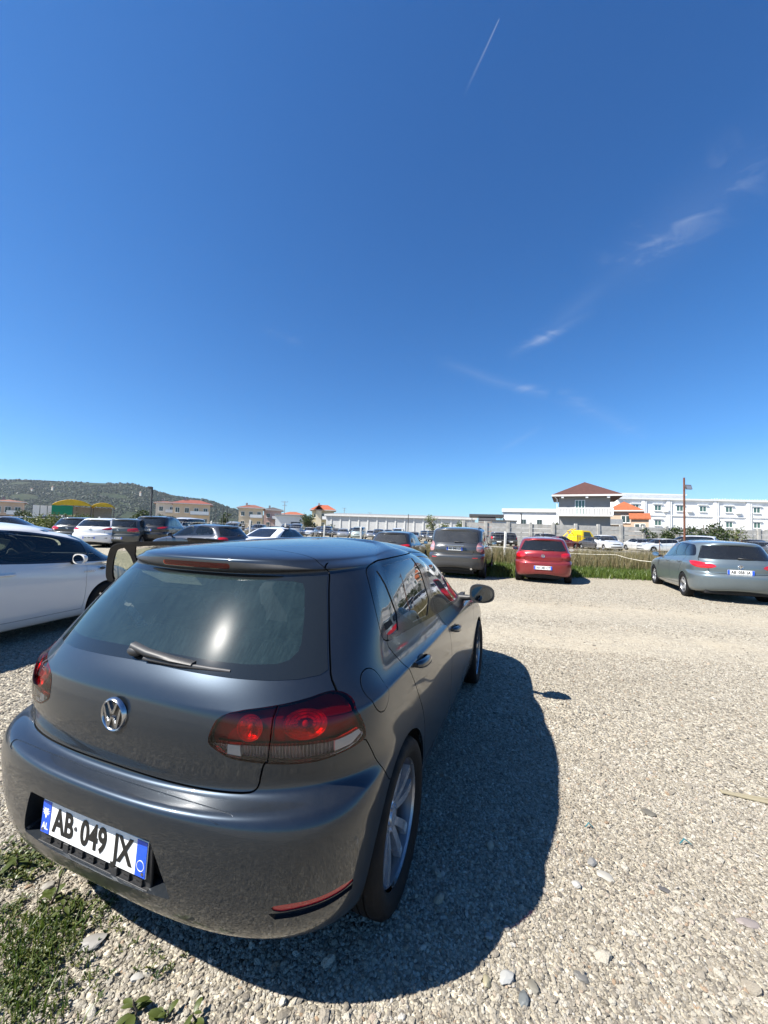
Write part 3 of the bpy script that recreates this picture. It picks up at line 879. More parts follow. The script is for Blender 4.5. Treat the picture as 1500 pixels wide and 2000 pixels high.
    S.apply('spface', sym([(0, 1.351), (.50, 1.347), (.565, 1.352), (.575, 1.360), (.54, 1.374), (.40, 1.390), (.2, 1.397), (0, 1.399)]), 'rear', lambda c, n: c.y < .62 and n.y < -.05)
    S.apply('brake', [(-.180, 1.389), (-.190, 1.383), (-.190, 1.372), (-.18, 1.364), (.18, 1.364), (.190, 1.372), (.190, 1.383), (.180, 1.389)], 'rear', lambda c, n: c.y < .55 and n.y < -.05)
    # plate recess in the bumper
    rec = chaikin([(-.285, .578), (.285, .578), (.300, .565), (.362, .415), (.350, .398), (-.350, .398), (-.362, .415), (-.300, .565)], 1)
    S.apply('recess', rec, 'rear', lambda c, n: c.y < .2 and c.z < .62)
    S.apply('loadsill', chaikin([(-.50, .052), (-.545, .066), (-.545, .085), (-.50, .082), (-.3, .070), (0, .066), (.3, .070), (.50, .082), (.545, .085), (.545, .066), (.50, .052), (.3, .040), (0, .036), (-.3, .040)], 1), 'top', lambda c, n: c.y < .2 and .64 < c.z < .70 and n.z > .3)
    # windscreen, headlamps
    ws = [(-.60, 1.0), (.60, 1.0), (.665, 1.03), (.56, 1.37), (.52, 1.40), (-.52, 1.40), (-.56, 1.37), (-.665, 1.03)]
    S.apply('windscreen', ws, 'rear', lambda c, n: c.y > 2.2 and n.y > .2 and c.z > .95)
    for sg in (1, -1):
        hl = [(.40, .64), (.44, .70), (.70, .75), (.78, .74), (.76, .66), (.60, .615)]
        S.apply('headlamp_' + ('r' if sg > 0 else 'l'), hl if sg > 0 else mirror2(hl), 'rear', lambda c, n: c.y > 3.7)
    # ---- name what is left
    def namer(C, n):
        m = C.mean(0); y0, y1 = C[:, 1].min(), C[:, 1].max()
        if DEBUG and n > 5: print('COMP', n, m.round(2), C.min(0).round(2), C.max(0).round(2))
        if n < 12: return 'scrap'
        if m[2] > 1.33 and m[1] < .62 and abs(m[0]) < .1: return 'spoiler'
        if abs(m[0]) < .05 and y1 < .75 and C[:, 2].min() > .66: return 'hatch'
        if abs(m[0]) > .6 and 1.2 < m[1] < 1.62 and y1 < 1.95 and m[2] < 1.05: return 'doorrear_' + ('r' if m[0] > 0 else 'l')
        if abs(m[0]) > .6 and 2.1 < m[1] < 2.62 and m[2] < 1.05 and y1 < 3.1 and y0 > 1.5: return 'doorfront_' + ('r' if m[0] > 0 else 'l')
        if m[2] < .62 and m[1] < .4 and abs(m[0]) < .2: return 'bumper'
        return 'body'
    S.flood(namer)
    if DEBUG: print('PARTS', {k: len(S.faces(k)) for k in S.ids})
    P = 'golf_paint'
    body = S.part('body', 'body_shell', P, root, rim=.012)
    S.part('scrap', 'body_filler', P, body)
    hatch = S.part('hatch', 'hatch', P, root, rim=.014)
    sp = S.part('spoiler', 'roof_spoiler', P, hatch or body, rim=.012)
    bump = S.part('bumper', 'rear_bumper', P, root, rim=.052)
    S.part('spface', 'spoiler_face', 'plastic_black', hatch or body)
    S.part('brake', 'brake_light', 'lens_red', hatch or body, off=-.001, rim=.006)
    S.part('brake', 'brake_light_back', 'lamp_red_dark', hatch or body, off=-.007)
    S.part('flap_r', 'fuel_flap', P, root, rim=.006, off=.0006)
    for g in ('gap_r', 'gap_l', 'gap_t'):
        S.part(g, 'panel_gap', 'seam', body, off=-.008)
    hinge = {'doorrear_l': (-.83, 1.70, .7), 'doorfront_l': (-.83, 2.955, .7)}
    ang = {'doorrear_l': R(66), 'doorfront_l': R(62)}
    for sd in 'rl':
        tr = S.faces('trim_' + sd)
        def bl(c): return c.y < np.interp(c.z, [.9, 1.02, 1.20, 1.42], [1.72, 1.655, 1.635, 1.615])
        for nm, glasses, sel in (('doorrear_', ('quarterglass_', 'rearglass_'), True), ('doorfront_', ('frontglass_', 'mirrorpanel_'), False)):
            k = nm + sd; fc = S.faces(k); tf = [f for f in tr if bl(f.calc_center_median()) == sel]
            if sd == 'l':
                h = hinge[k]
                d = S.part(fc, 'door', P, root, rim=.055, close=True, back='interior', origin=h)
                S.part(tf, 'window_frame', 'seam', d, rim=.024, close=True, back='plastic_black', origin=h).location = (0, 0, 0)
                for g in glasses:
                    mat = 'black_gloss' if g == 'mirrorpanel_' else 'door_glass'
                    q = S.part(g + sd, 'mirror_panel' if g == 'mirrorpanel_' else 'window', mat, d, off=-.014, origin=h); q.location = (0, 0, 0)
                d.rotation_euler = (0, 0, -ang[k]); d.location.z += .018
            else:
                d = S.part(fc, 'door', P, root, rim=.012)
                S.part(tf, 'window_frame', 'black_gloss', d, rim=.014)
                for g in glasses:
                    mat = 'black_gloss' if g == 'mirrorpanel_' else 'golf_side_glass'
                    S.part(g + sd, 'mirror_panel' if g == 'mirrorpanel_' else 'window', mat, d, off=-.004)
            # pull handle: shallow cup and a bar across it
            hy, hz, hx = (1.015, .905, .877) if sel else (1.955, .858, .881)
            sg = 1 if sd == 'r' else -1
            bm = bmesh.new(); m = 12
            secs = []
            for i in range(m + 1):
                t = i / m; y = -.115 + .23 * t; out = .030 * math.sin(math.pi * min(1, max(0, t))) ** .5 + .004; hh = .011 + .010 * math.sin(math.pi * t) ** .6
                secs.append([bm.verts.new((sg * (hx + out + a * .012), hy + y, hz - .10 * y + b * hh)) for a, b in ((-1, -1), (.2, -1), (1, -.45), (1, .45), (.2, 1), (-1, 1))])
            for a, b in zip(secs, secs[1:]):
                for q in range(6): bm.faces.new((a[q], a[(q + 1) % 6], b[(q + 1) % 6], b[q]))
            bm.faces.new(secs[0]); bm.faces.new(secs[-1][::-1])
            hd = bm_obj('handle', bm, P, d, True, 50)
            bm = bmesh.new(); bmesh.ops.create_uvsphere(bm, u_segments=20, v_segments=10, radius=1)
            for v in bm.verts: v.co = Vector((sg * (hx - .006) + v.co.x * .010, hy + v.co.y * .072 - .005, hz + v.co.z * .036 - .006))
            cup = bm_obj('handle_recess', bm, 'plastic_black', d, True)
            if sd == 'l': hd.location = -Vector(hinge[k]); cup.location = -Vector(hinge[k])
            # door mirror
            if nm == 'doorfront_':
                mr = build_mirror(d, sg, (sg * .812, 2.70, 1.0), 'plastic_black' if sg > 0 else P, dict(w=.215, h=.165, d=.12), 'mirror_dark')
                if sd == 'l': mr.location = Vector(mr.location) - Vector(hinge[k])
    # ---- lights
    for sd in 'rl':
        base = S.faces('lens_' + sd) + S.faces('lampa_' + sd) + S.faces('lampb_' + sd)
        cl = S.faces('strip_' + sd) + S.faces('white_' + sd) + S.faces('rev_' + sd)
        for inner in (True, False):
            t = (lambda f: abs(f.calc_center_median().x) < .603) if inner else (lambda f: abs(f.calc_center_median().x) >= .603)
            par = empty('tail_light', (0, 0, 0), 0, (hatch or root) if False else root)
            S.part([f for f in base if t(f)], 'red_lens', 'lens_red', par, off=.001, rim=.012)
            S.part([f for f in cl if t(f)], 'clear_lens', 'lens_clear', par, off=.001, rim=.010)
            S.part([f for f in base if t(f)], 'red_housing', 'lamp_red_dark', par, off=-.032)
            S.part([f for f in S.faces('strip_' + sd) if t(f)], 'clear_housing', 'lamp_flute', par, off=-.018)
            for g, mt in (('white_', 'lamp_white'), ('rev_', 'lamp_white')):
                S.part([f for f in S.faces(g + sd) if t(f)], 'reversing_lamp' if g == 'rev_' else 'white_reflector', mt, par, off=-.006, rim=.012)
            sg = 1 if sd == 'r' else -1
            for (cx, cz, rx, rz) in (((.535, .897, .043, .041),) if inner else ((.698, .907, .072, .047),)):
                k = np.argmin((S.F[:, :, 0] - sg * cx) ** 2 + (S.F[:, :, 2] - cz) ** 2 + (S.F[:, :, 1] > .6) * 9); c0 = Vector(S.F.reshape(-1, 3)[k]); nn = Vector(S.N.reshape(-1, 3)[k]).normalized()
                if nn.y > 0: nn = -nn
                ux = Vector((0, 0, 1)).cross(nn).normalized(); uz = nn.cross(ux); c0 = Vector((sg * cx, c0.y, cz)) - nn * (.005 if inner else .011)
                bm = bmesh.new(); rings = []
                for r_, d_ in ((1.0, 0), (.97, -.002), (.90, -.010), (.74, -.016), (.72, -.0135), (.52, -.019), (.50, -.0165), (.30, -.020), (.02, -.021)):
                    rings.append([bm.verts.new(c0 + (ux * rx * math.cos(t) + uz * rz * math.sin(t)) * r_ + nn * (d_ + (.0008 * (q % 2) if r_ < .95 else 0))) for q, t in ((q, 2 * math.pi * q / 28) for q in range(28))])
                for p_, q_ in zip(rings, rings[1:]):
                    for k in range(28): bm.faces.new((p_[k], p_[(k + 1) % 28], q_[(k + 1) % 28], q_[k]))
                bm_obj('lamp_bowl', bm, 'lamp_red', par, False)
                bm = bmesh.new(); bmesh.ops.create_uvsphere(bm, u_segments=12, v_segments=8, radius=.011, matrix=Matrix.Translation(c0 - nn * .010)); bm_obj('bulb', bm, 'lamp_bulb', par, True)
        S.part('lsplit_' + sd, 'light_gap', 'seam', body, off=-.006)
        S.part('reflector_' + sd, 'reflector', 'reflector_red', bump or body, off=-.003)
        S.part('reflslot_' + sd, 'reflector_slot', P, bump or body, off=-.010)
        S.part('headlamp_' + sd, 'headlight', 'head_lamp', root)
    S.part('loadsill', 'loading_sill', 'golf_paint', bump or root, off=-.0025)
    S.part('frit', 'window_border', 'black_frit', hatch or root, rim=.01, off=.0015)
    S.part('rearwin', 'rear_window', 'golf_rear_glass', hatch or root, off=.0010)
    S.part('windscreen', 'windscreen', 'golf_front_glass', root, off=-.002)
    # number plate set into the bumper
    S.part('recess', 'plate_recess', 'plastic_black', bump or root, off=-.052)
    pl = number_plate(root, [('AB', -.143, .108), ('049', .012, .108), ('JX', .152, .108)], (0, .036, .4875), rx=R(-3))
    bm = bmesh.new()
    add_box(bm, (0, .047, .470), (.545, .012, .155), None, .004)
    for i in range(9):
        x = -.225 + i * .056
        add_box(bm, (x, .037, .408), (.040, .010, .006)); add_box(bm, (x, .038, .420), (.030, .008, .005)); add_box(bm, (x + .018, .038, .413), (.005, .010, .022))
    add_box(bm, (0, .037, .399), (.54, .014, .008), None, .002)
    for x in (-.12, .12): add_box(bm, (x, .036, .414), (.028, .012, .030), None, .002)
    bm_obj('plate_holder', bm, 'plastic_black', root)
    # emblem: ring with the two letters
    em = empty('emblem', (0, .0895, .868), 0, root); em.rotation_euler = (R(2), 0, 0)
    bm = bmesh.new(); add_lathe(bm, [(.0005, -.004), (.052, -.004), (.056, .004)], 40, 'y'); bm_obj('emblem_disc', bm, 'black_gloss', em, True, 40)
    bm = bmesh.new(); add_lathe(bm, [(.0485, -.003), (.0495, -.0095), (.0535, -.0115), (.0575, -.008), (.0590, .004)], 48, 'y'); bm_obj('emblem_ring', bm, 'chrome_dull', em, True, 60)
    bm = bmesh.new()
    def bar(x0, z0, x1, z1, w):
        for sg in (1, -1):
            q = [(sg * x0 - w, z0), (sg * x0 + w, z0), (sg * x1 + w, z1), (sg * x1 - w, z1)]
            add_prism(bm, q, -.003, -.0098, lambda u, v, d: Vector((u, d, v)))
    bar(.0225, .0445, .0035, .0050, .0048); bar(.0420, .0275, .0190, -.0445, .0048); bar(.0190, -.0445, .0030, -.0060, .0042)
    bm_obj('emblem_letters', bm, 'chrome_dull', em)
    # rear wiper: boss, arm, blade
    wp = empty('rear_wiper', (0, 0, 0), 0, hatch or root)
    bm = bmesh.new(); bmesh.ops.create_uvsphere(bm, u_segments=20, v_segments=12, radius=1)
    for v in bm.verts: v.co = Vector((-.02 + v.co.x * .034, .178 + v.co.y * .018 - .010, 1.064 + v.co.z * .019))
    bm_obj('wiper_boss', bm, 'plastic_black', wp, True)
    def gz(x, z):      # point on the glass
        return None
    pts = [(-.035, .170, 1.080), (.06, .158, 1.070), (.17, .168, 1.058), (.255, .184, 1.050)]
    bm = bmesh.new()
    secs = []
    for i, (x, y, z) in enumerate(pts):
        hh = (.016, .013, .011, .008)[i]
        secs.append([bm.verts.new((x, y + a, z + b * hh)) for a, b in ((.012, -1), (-.008, -.8), (-.014, 0), (-.008, .8), (.012, 1))])
    for a, b in zip(secs, secs[1:]):
        for q in range(5): bm.faces.new((a[q], a[(q + 1) % 5], b[(q + 1) % 5], b[q]))
    bm.faces.new(secs[0]); bm.faces.new(secs[-1][::-1]); bm_obj('wiper_arm', bm, 'plastic_black', wp, True, 60)
    bm = bmesh.new()
    add_tube(bm, [(.04, .160, 1.048), (.20, .172, 1.044), (.33, .194, 1.041), (.40, .208, 1.039)], [.007, .009, .008, .006], 6); bm_obj('wiper_blade', bm, 'plastic_dark', wp, True, 60)
    # wheels, arch liners, floor
    for x in (-.80, .80):
        for wy in (.741, 3.319):
            add_wheel(root, x * (.985 if wy < 2 else 1.0), wy, .316, .21, .243, 'twin', 72, spin=.5 + wy)
            bm = bmesh.new(); sg = 1 if x > 0 else -1
            ang = np.linspace(.05, math.pi - .40, 30); pr = [(.356, sg * .872), (.366, sg * .845), (.372, sg * .50)]
            gr = [[bm.verts.new((px, wy + rr_ * math.cos(t), .316 + rr_ * math.sin(t))) for t in ang] for rr_, px in pr]
            for p_, q_ in zip(gr, gr[1:]):
                for k in range(len(ang) - 1): bm.faces.new((p_[k], p_[k + 1], q_[k + 1], q_[k]))
            c0 = bm.verts.new((sg * .50, wy, .30))
            for k in range(len(ang) - 1): bm.faces.new((gr[-1][k], gr[-1][k + 1], c0))
            bm_obj('arch_liner', bm, 'rubber', body or root)
    bm = bmesh.new(); add_box(bm, (0, 2.2, .29), (1.30, 3.35, .10), None, .03); bm_obj('underbody', bm, 'rubber', root)
    bm = bmesh.new()
    add_box(bm, (0, .50, .40), (1.0, .26, .10), None, .04); add_tube(bm, [(-.45, .26, .34), (-.45, .5, .35)], .026, 12); bm_obj('exhaust_box', bm, 'plastic_dark', root, True, 40)
    interior(root)
    return root

def build_mirror(parent, sg, loc, paintm, dims, glassm='chrome'):
    e = empty('door_mirror', loc, 0, parent)
    w, h, d = dims['w'], dims['h'], dims['d']
    bm = bmesh.new(); bmesh.ops.create_cube(bm, size=2.0); bmesh.ops.subdivide_edges(bm, edges=bm.edges[:], cuts=4, use_grid_fill=True)
    for v in bm.verts:
        x, y, z = v.co
        l = (abs(x) ** 3.2 + abs(z) ** 3.2) ** (1 / 3.2); l2 = max(abs(x), abs(z))
        if l > 1e-6: x, z = x * l2 / l, z * l2 / l
        t = (y + 1) / 2                                   # 0 = glass side (rear), 1 = front
        k = math.sqrt(max(0.0, 1 - (t * .88) ** 2.4)) if t > 0 else 1
        v.co = Vector((sg * (.075 + w * .5 + x * w * .5 * (k * .85 + .15) - .02 * t), -d * .5 + t * d, z * h * .5 * (k * .9 + .1) * (1 - .18 * max(0, x)) + .015))
    o = bm_obj('mirror_housing', bm, paintm, e, True, 70)
    bm = bmesh.new(); add_prism(bm, ellipse(sg * (.075 + w * .5), .015, w * .43, h * .40, 24), -d * .5 - .002, -d * .5 - .006, lambda u, v, q: Vector((u, q, v)))
    bm_obj('mirror_glass', bm, glassm, e)
    bm = bmesh.new(); add_tube(bm, [(sg * -.03, .03, -.045), (sg * .05, .015, -.04), (sg * .13, .0, -.02)], [.032, .026, .022], 10)
    bm_obj('mirror_arm', bm, 'plastic_black', e, True, 50)
    return e

def seat(parent, x, y, mat, hr=True):
    e = empty('seat', (x, y, 0), 0, parent)
    bm = bmesh.new(); add_box(bm, (0, .22, .46), (.50, .52, .20), (R(6), 0, 0), .06, 3); bm_obj('seat_cushion', bm, mat, e, True, 50)
    bm = bmesh.new(); add_box(bm, (0, -.10, .80), (.50, .15, .66), (R(-14) * -1, 0, 0), .06, 3); bm_obj('seat_back', bm, mat, e, True, 50)
    if hr:
        bm = bmesh.new(); add_box(bm, (0, -.215, 1.215), (.27, .09, .17), (R(12), 0, 0), .04, 3); bm_obj('headrest', bm, mat, e, True, 50)
        for q in (-.06, .06): tube('headrest_post', [(q, -.195, 1.08), (q, -.213, 1.18)], .006, 'chrome_dull', e, 6)
    return e

def interior(root, mat='seat_cloth'):
    it = empty('cabin', (0, 0, 0), 0, root)
    for x in (-.36, .36): seat(it, x, 1.85, mat)
    bm = bmesh.new(); add_box(bm, (0, 1.18, .47), (1.30, .50, .20), (R(6), 0, 0), .06, 3); add_box(bm, (0, .86, .78), (1.28, .16, .58), (R(18), 0, 0), .06, 3); bm_obj('rear_bench', bm, mat, it, True, 50)
    for x in (-.40, 0, .40):
        bm = bmesh.new(); add_box(bm, (x, .745, 1.095), (.25, .09, .13), (R(15), 0, 0), .04, 3); bm_obj('headrest', bm, mat, it, True, 50)
    bm = bmesh.new(); add_box(bm, (0, .48, .985), (1.16, .46, .02), None, .008); bm_obj('parcel_shelf', bm, 'interior', it)
    bm = bmesh.new(); add_box(bm, (0, 2.78, .80), (1.40, .42, .30), (R(-12), 0, 0), .08, 3); bm_obj('dashboard', bm, 'interior', it, True, 50)
    bm = bmesh.new(); rr = [(.175 + .014 * math.cos(t), .014 * math.sin(t)) for t in np.linspace(0, 2 * math.pi, 9)]
    add_lathe(bm, rr, 28, 'y'); add_box(bm, (0, 0, 0), (.34, .02, .05)); add_box(bm, (0, 0, -.08), (.05, .02, .16))
    sw = bm_obj('steering_wheel', bm, 'plastic_black', it, True, 50); sw.location = (-.36, 2.42, .90); sw.rotation_euler = (R(-24), 0, 0)
    bm = bmesh.new(); add_box(bm, (0, 2.50, 1.325), (.24, .03, .065), None, .012); bm_obj('inside_mirror', bm, 'plastic_black', it)
    bm = bmesh.new(); add_box(bm, (0, 1.9, .36), (1.40, 2.4, .06)); bm_obj('cabin_floor', bm, 'interior', it)
    bm = bmesh.new(); add_box(bm, (0, .50, .62), (1.02, .44, .46)); bm_obj('boot_lining', bm, 'interior', it)
    for sg in (-1, 1):
        bm = bmesh.new(); add_box(bm, (sg * .765, 1.9, .66), (.04, 2.3, .60)); bm_obj('door_lining', bm, 'interior', it) if sg > 0 else bm.free()
    return it
build_golf()
# ------------------------------------------------------------------ the other parked cars
SEDAN_REAR = {14: (.86, .05), 15: (.915, .06), 16: (.950, .09), 17: (.972, .16), 18: (.985, .30), 19: (1.0, .48), 20: (1.07, .61), 21: (1.20, .80), 22: (1.305, .97),
              23: (1.352, 1.06), 24: (1.380, 1.12), 25: (1.402, 1.18), 26: (1.420, 1.26), 27: (1.437, 1.36), 28: (1.457, 1.55), 29: (1.471, 1.78), 30: (1.477, 1.95)}
TAIL = {
 'golf': [(.402, .848), (.425, .920), (.476, .942), (.601, .959), (.742, .984), (.800, .951), (.846, .872), (.848, .824), (.789, .801), (.641, .790), (.478, .803), (.412, .834)],
 'wing': [(.45, .895), (.55, .935), (.74, .985), (.83, 1.0), (.845, .96), (.80, .875), (.68, .855)],
 'polo': [(.545, .86), (.56, .955), (.70, .975), (.80, .965), (.845, .90), (.845, .83), (.78, .80), (.62, .815)],
 'suv': [(.67, .79), (.665, .95), (.69, 1.05), (.75, 1.07), (.815, 1.02), (.84, .90), (.845, .80), (.77, .77)],
 'astra': [(.43, .85), (.50, .905), (.66, .935), (.81, .965), (.852, .94), (.852, .86), (.76, .80), (.55, .805)],
 'sedan': [(.42, .79), (.43, .87), (.60, .90), (.80, .92), (.85, .88), (.84, .80), (.70, .77)],
 'van': [(.78, .72), (.78, 1.08), (.84, 1.08), (.865, .9), (.86, .72)],
}
def build_car(name, sp):
    """a car from the hatchback's outlines, stretched to another body; origin under the rear bumper, nose to +Y"""
    g = sp.get
    L, W, H, ro, wb, zb = g('L', 4.2), g('W', 1.786), g('H', 1.487), g('ro', .741), g('wb', 2.578), g('zb', .968)
    det = g('detail', 1); sl = g('slope', 1.0); kx = W / 1.786; lift = g('lift', 0.0)
    def Y(y): return float(np.interp(y, [-.5, 0, .741, 3.319, 4.2], [-.5, 0, ro, ro + wb, L]))
    def Z(z): return lift * max(0, 1 - z / .968) + (z * zb / .968 if z < .968 else zb + (z - .968) * (H - zb) / (1.487 - .968))
    th = g('tumble', 1.0)
    def X(x, z=0): return x * kx if z < .968 else x * kx * (1 + (th - 1) * min(1, (z - .968) / .4))
    rows = []
    for i, r in enumerate(GOLF_ROWS):
        zr, z1, z2, z3, zf, w1, w2, w3, yr, br, yf, bf = r
        if g('sedan') and i in SEDAN_REAR: zr, yr = SEDAN_REAR[i]; br = br if i < 17 else max(.35, br * .8)
        elif i > 17 and i <= 27: yr = .121 + (yr - .121) * sl
        elif i > 27: yr = yr * (.5 + .5 * sl)
        if i >= 17: yf += g('cab', 0.0) * (1 if i <= 22 else .6)
        if 12 <= i <= 18: zf += g('hood', 0.0) * (i - 11) / 7
        if g('van') and 13 <= i <= 22:
            yf = np.interp(i, [13, 16, 19, 22], [4.12, 4.02, 3.72, 3.05]); zf = np.interp(i, [13, 16, 19, 22], [.80, .93, 1.05, 1.33])
        if g('van') and i > 22: yf += .42
        rows.append((Z(zr), Z(z1), Z(z2), Z(z3), Z(zf), X(w1, z1), X(w2, z2), X(w3, z3), Y(yr) if yr < .75 else Y(yr), br * (ro / .741 if yr < .6 else 1), Y(yf), bf * (L / 4.2)))
    q = {0: (52, 70, 34, 5), 1: (30, 42, 20, 3), 2: (14, 22, 11, 2)}[det]
    S = Shell(rows, *q, sig=1.6 if det < 2 else .8, ne=g('ne', (2.6, 2.8)))
    root = empty(name)
    sside = lambda P: [(Y(a), Z(b)) for a, b in P]
    srear = lambda P: [(X(a, b), Z(b)) for a, b in P]
    right = lambda c, n: c.x > .38 and n.x > .1
    left = lambda c, n: c.x < -.38 and n.x < -.1
    wag = g('wagon')
    rearend = [(.44, 1.075), (.41, 1.10), (.46, 1.22), (.54, 1.325), (.62, 1.368)] if wag else [(.690, 1.058), (.668, 1.108), (.692, 1.223), (.733, 1.325), (.79, 1.372)]
    if g('sedan'): rearend = [(.93, 1.040), (.90, 1.060), (1.05, 1.16), (1.20, 1.27), (1.35, 1.345)]
    cab = g('cab', 0.0)
    front = [(1.9, 1.392), (2.15 + cab * .3, 1.366), (2.4 + cab * .5, 1.318), (2.65 + cab * .7, 1.235), (2.85 + cab * .9, 1.135), (2.97 + cab, 1.04), (3.03 + cab, .965), (3.00 + cab, .935)]
    if g('van'): front = [(2.2, 1.40), (2.55, 1.375), (2.85, 1.30), (3.15, 1.14), (3.28, 1.0), (3.24, .955)]
    DLO = chaikin(rearend + [(1.25, 1.400), (1.6, 1.402)] + front + [(2.56, .957), (1.65, 1.010), (1.1, 1.045)], 1 if det else 2)
    A = front[-2]; fr_top = [(a - .05, b - .022) for a, b in front[:-3] if a < 2.70 + cab * .8]
    glasses = []
    if wag: glasses.append([(.50, 1.09), (.52, 1.2), (.59, 1.31), (.66, 1.345), (.86, 1.36), (.905, 1.075)])
    elif g('sedan'): glasses.append([(.985, 1.062), (1.10, 1.16), (1.17, 1.215), (1.19, 1.055)])
    else: glasses.append([(.735, 1.078), (.722, 1.12), (.742, 1.225), (.780, 1.315), (.868, 1.352), (.925, 1.078)])
    glasses.append([(1.22, 1.055), (1.20, 1.235), (1.33, 1.315), (1.40, 1.345), (1.54, 1.378), (1.57, 1.036)] if g('sedan') else [(.957, 1.076), (.900, 1.358), (1.25, 1.378), (1.53, 1.380), (1.565, 1.036)])
    xf = 2.72 + cab * .55
    glasses.append([(1.715, 1.026), (1.70, 1.378)] + [p for p in fr_top if p[0] > 1.75] + [(xf, float(np.interp(xf, [p[0] for p in front[:-1]], [p[1] for p in front[:-1]])) - .03), (xf + .01, .972)])
    if cab > .1: glasses.append([(xf + .05, .968), (xf + .04, 1.10), (xf + .20, 1.0), (xf + .22, .962)])
    for sd, fl in (('r', right), ('l', left)):
        S.apply('trim_' + sd, sside(DLO), 'side', fl)
        for k, G in enumerate(glasses): S.apply('glass%d_%s' % (k, sd), sside(chaikin(G, 1) if det < 2 else G), 'side', fl)
        for wy in (ro, ro + wb):
            ar = g('arch', .352)
            S.apply('hole', [(wy + ar * math.cos(t), .316 + ar * math.sin(t)) for t in np.linspace(-.3, math.pi + .3, 30 if det < 2 else 14)] + [(wy - ar * .9, -.1), (wy + ar * .9, -.1)], 'side', (lambda c, n: c.x > .35) if sd == 'r' else (lambda c, n: c.x < -.35))
        if det < 2:
            wg = .006 if det == 0 else .010
            split = [(1.63, 1.05), (1.655, 1.00), (1.70, .955), (1.755, .88), (1.785, .78), (1.80, .65), (1.80, .50), (1.785, .30)]
            redge = [(.735, 1.085), (.705, 1.052), (.742, 1.012), (.796, .955), (.86, .875), (.96, .743), (1.035, .638), (1.075, .55), (1.11, .33)]
            fedge = [(2.93, .30), (2.955, .45), (2.965, .60), (2.968, .75), (2.985, .87), (2.995, .95)]
            for ln in (split, redge, [(1.10, .33), (1.79, .30), (2.93, .30)], fedge): S.apply('gap', strip(sside(chaikin(ln, 1, False)), wg), 'side', fl)
            S.apply('gap', strip(sside([(3.34, .86), (3.6, .845), (3.9, .79)]), wg), 'side', fl)
    gl = g('glass_shape') or [(0, 1.033), (.25, 1.027), (.542, 1.020), (.688, 1.030), (.703, 1.042), (.643, 1.187), (.586, 1.310), (.572, 1.345), (0, 1.352)]
    if g('sedan'): gl = [(0, 1.03), (.40, 1.03), (.60, 1.04), (.57, 1.15), (.52, 1.30), (.47, 1.375), (0, 1.39)]
    ymax = 1.7 if g('sedan') else .9
    S.apply('rearwin', srear(sym(gl)), 'rear', lambda c, n: c.y < ymax and c.z > zb - .05 and n.y < .1 and abs(n.x) < .8)
    ws = [(-.60, 1.0), (.60, 1.0), (.665, 1.03), (.58, 1.35), (.54, 1.385), (-.54, 1.385), (-.58, 1.35), (-.665, 1.03)]
    S.apply('windscreen', srear(ws), 'rear', lambda c, n: c.y > L * .5 and n.y > .2 and c.z > zb - .05)
    tl = TAIL[g('tail', 'golf')]
    for sd, mk in (('r', lambda p: p), ('l', mirror2)):
        sg = (lambda c, n: c.y < .75 and c.x > .3) if sd == 'r' else (lambda c, n: c.y < .75 and c.x < -.3)
        S.apply('tail_' + sd, mk(srear(chaikin(tl, 1))), 'rear', sg)
        if g('tail_clear'): S.apply('tailc_' + sd, mk(srear(g('tail_clear'))), 'rear', sg)
        hl = g('head') or [(.42, .62), (.46, .69), (.70, .75), (.80, .76), (.80, .66), (.62, .61)]
        S.apply('head_' + sd, mk(srear(hl)), 'rear', lambda c, n: c.y > L - .75 and c.z < 1.0)
    S.apply('grille', srear([(-.36, .60), (.36, .60), (.40, .66), (.36, .69), (-.36, .69), (-.40, .66)]), 'rear', lambda c, n: c.y > L - .4 and c.z < 1.0)
    S.apply('grille', srear([(-.5, .30), (.5, .30), (.56, .40), (-.56, .40)]), 'rear', lambda c, n: c.y > L - .4 and c.z < .6)
    if det < 2:
        wg = .006 if det == 0 else .010
        if g('sedan'): lines = [[(.62, .985), (.60, .93), (.575, .75), (.55, .70), (.3, .695), (0, .695)]]
        else: lines = [[(.586, 1.33), (.649, 1.187), (.702, 1.060), (.718, 1.020), (.72, .98)], [(.594, .80), (.578, .74), (.565, .706), (.47, .696), (0, .697)]]
        for ln in lines:
            for mk in (lambda p: p, mirror2): S.apply('gap', strip(mk(srear(chaikin(ln, 1, False))), wg), 'rear', lambda c, n: c.y < ymax and n.y < .3)
        if g('guard'):      # dark unpainted lower bumper and sills
            S.apply('guard', srear([(-.95, .20), (.95, .20), (.95, .44), (.6, .47), (-.6, .47), (-.95, .44)]), 'rear', lambda c, n: c.y < .7 and n.y < .3, over=None)
        if g('fogs'):
            for mk in (lambda p: p, mirror2): S.apply('fog', mk(srear([(.60, .47), (.70, .50), (.74, .49), (.70, .455)])), 'rear', lambda c, n: c.y < .5)
        if g('reflect'):
            for mk in (lambda p: p, mirror2): S.apply('refl', mk(srear([(.56, .60), (.72, .61), (.72, .585), (.56, .58)])), 'rear', lambda c, n: c.y < .5)
    P = g('paint', 'car_paint'); col = (*g('col', (.3, .3, .3)), 1.0); GM = g('glass', 'car_glass')
    body = S.part(0 and '' or [f for f in S.bm.faces if f[S.pl] == 0], 'body_shell', P, root, rim=.012 if det < 2 else 0); body.color = col
    gp = S.part('gap', 'panel_gap', 'seam', body, off=-.006)
    gd = S.part('guard', 'lower_bumper', 'plastic_dark', body)
    S.part('fog', 'fog_light', 'plastic_black', body); S.part('refl', 'reflector', 'reflector_red', body)
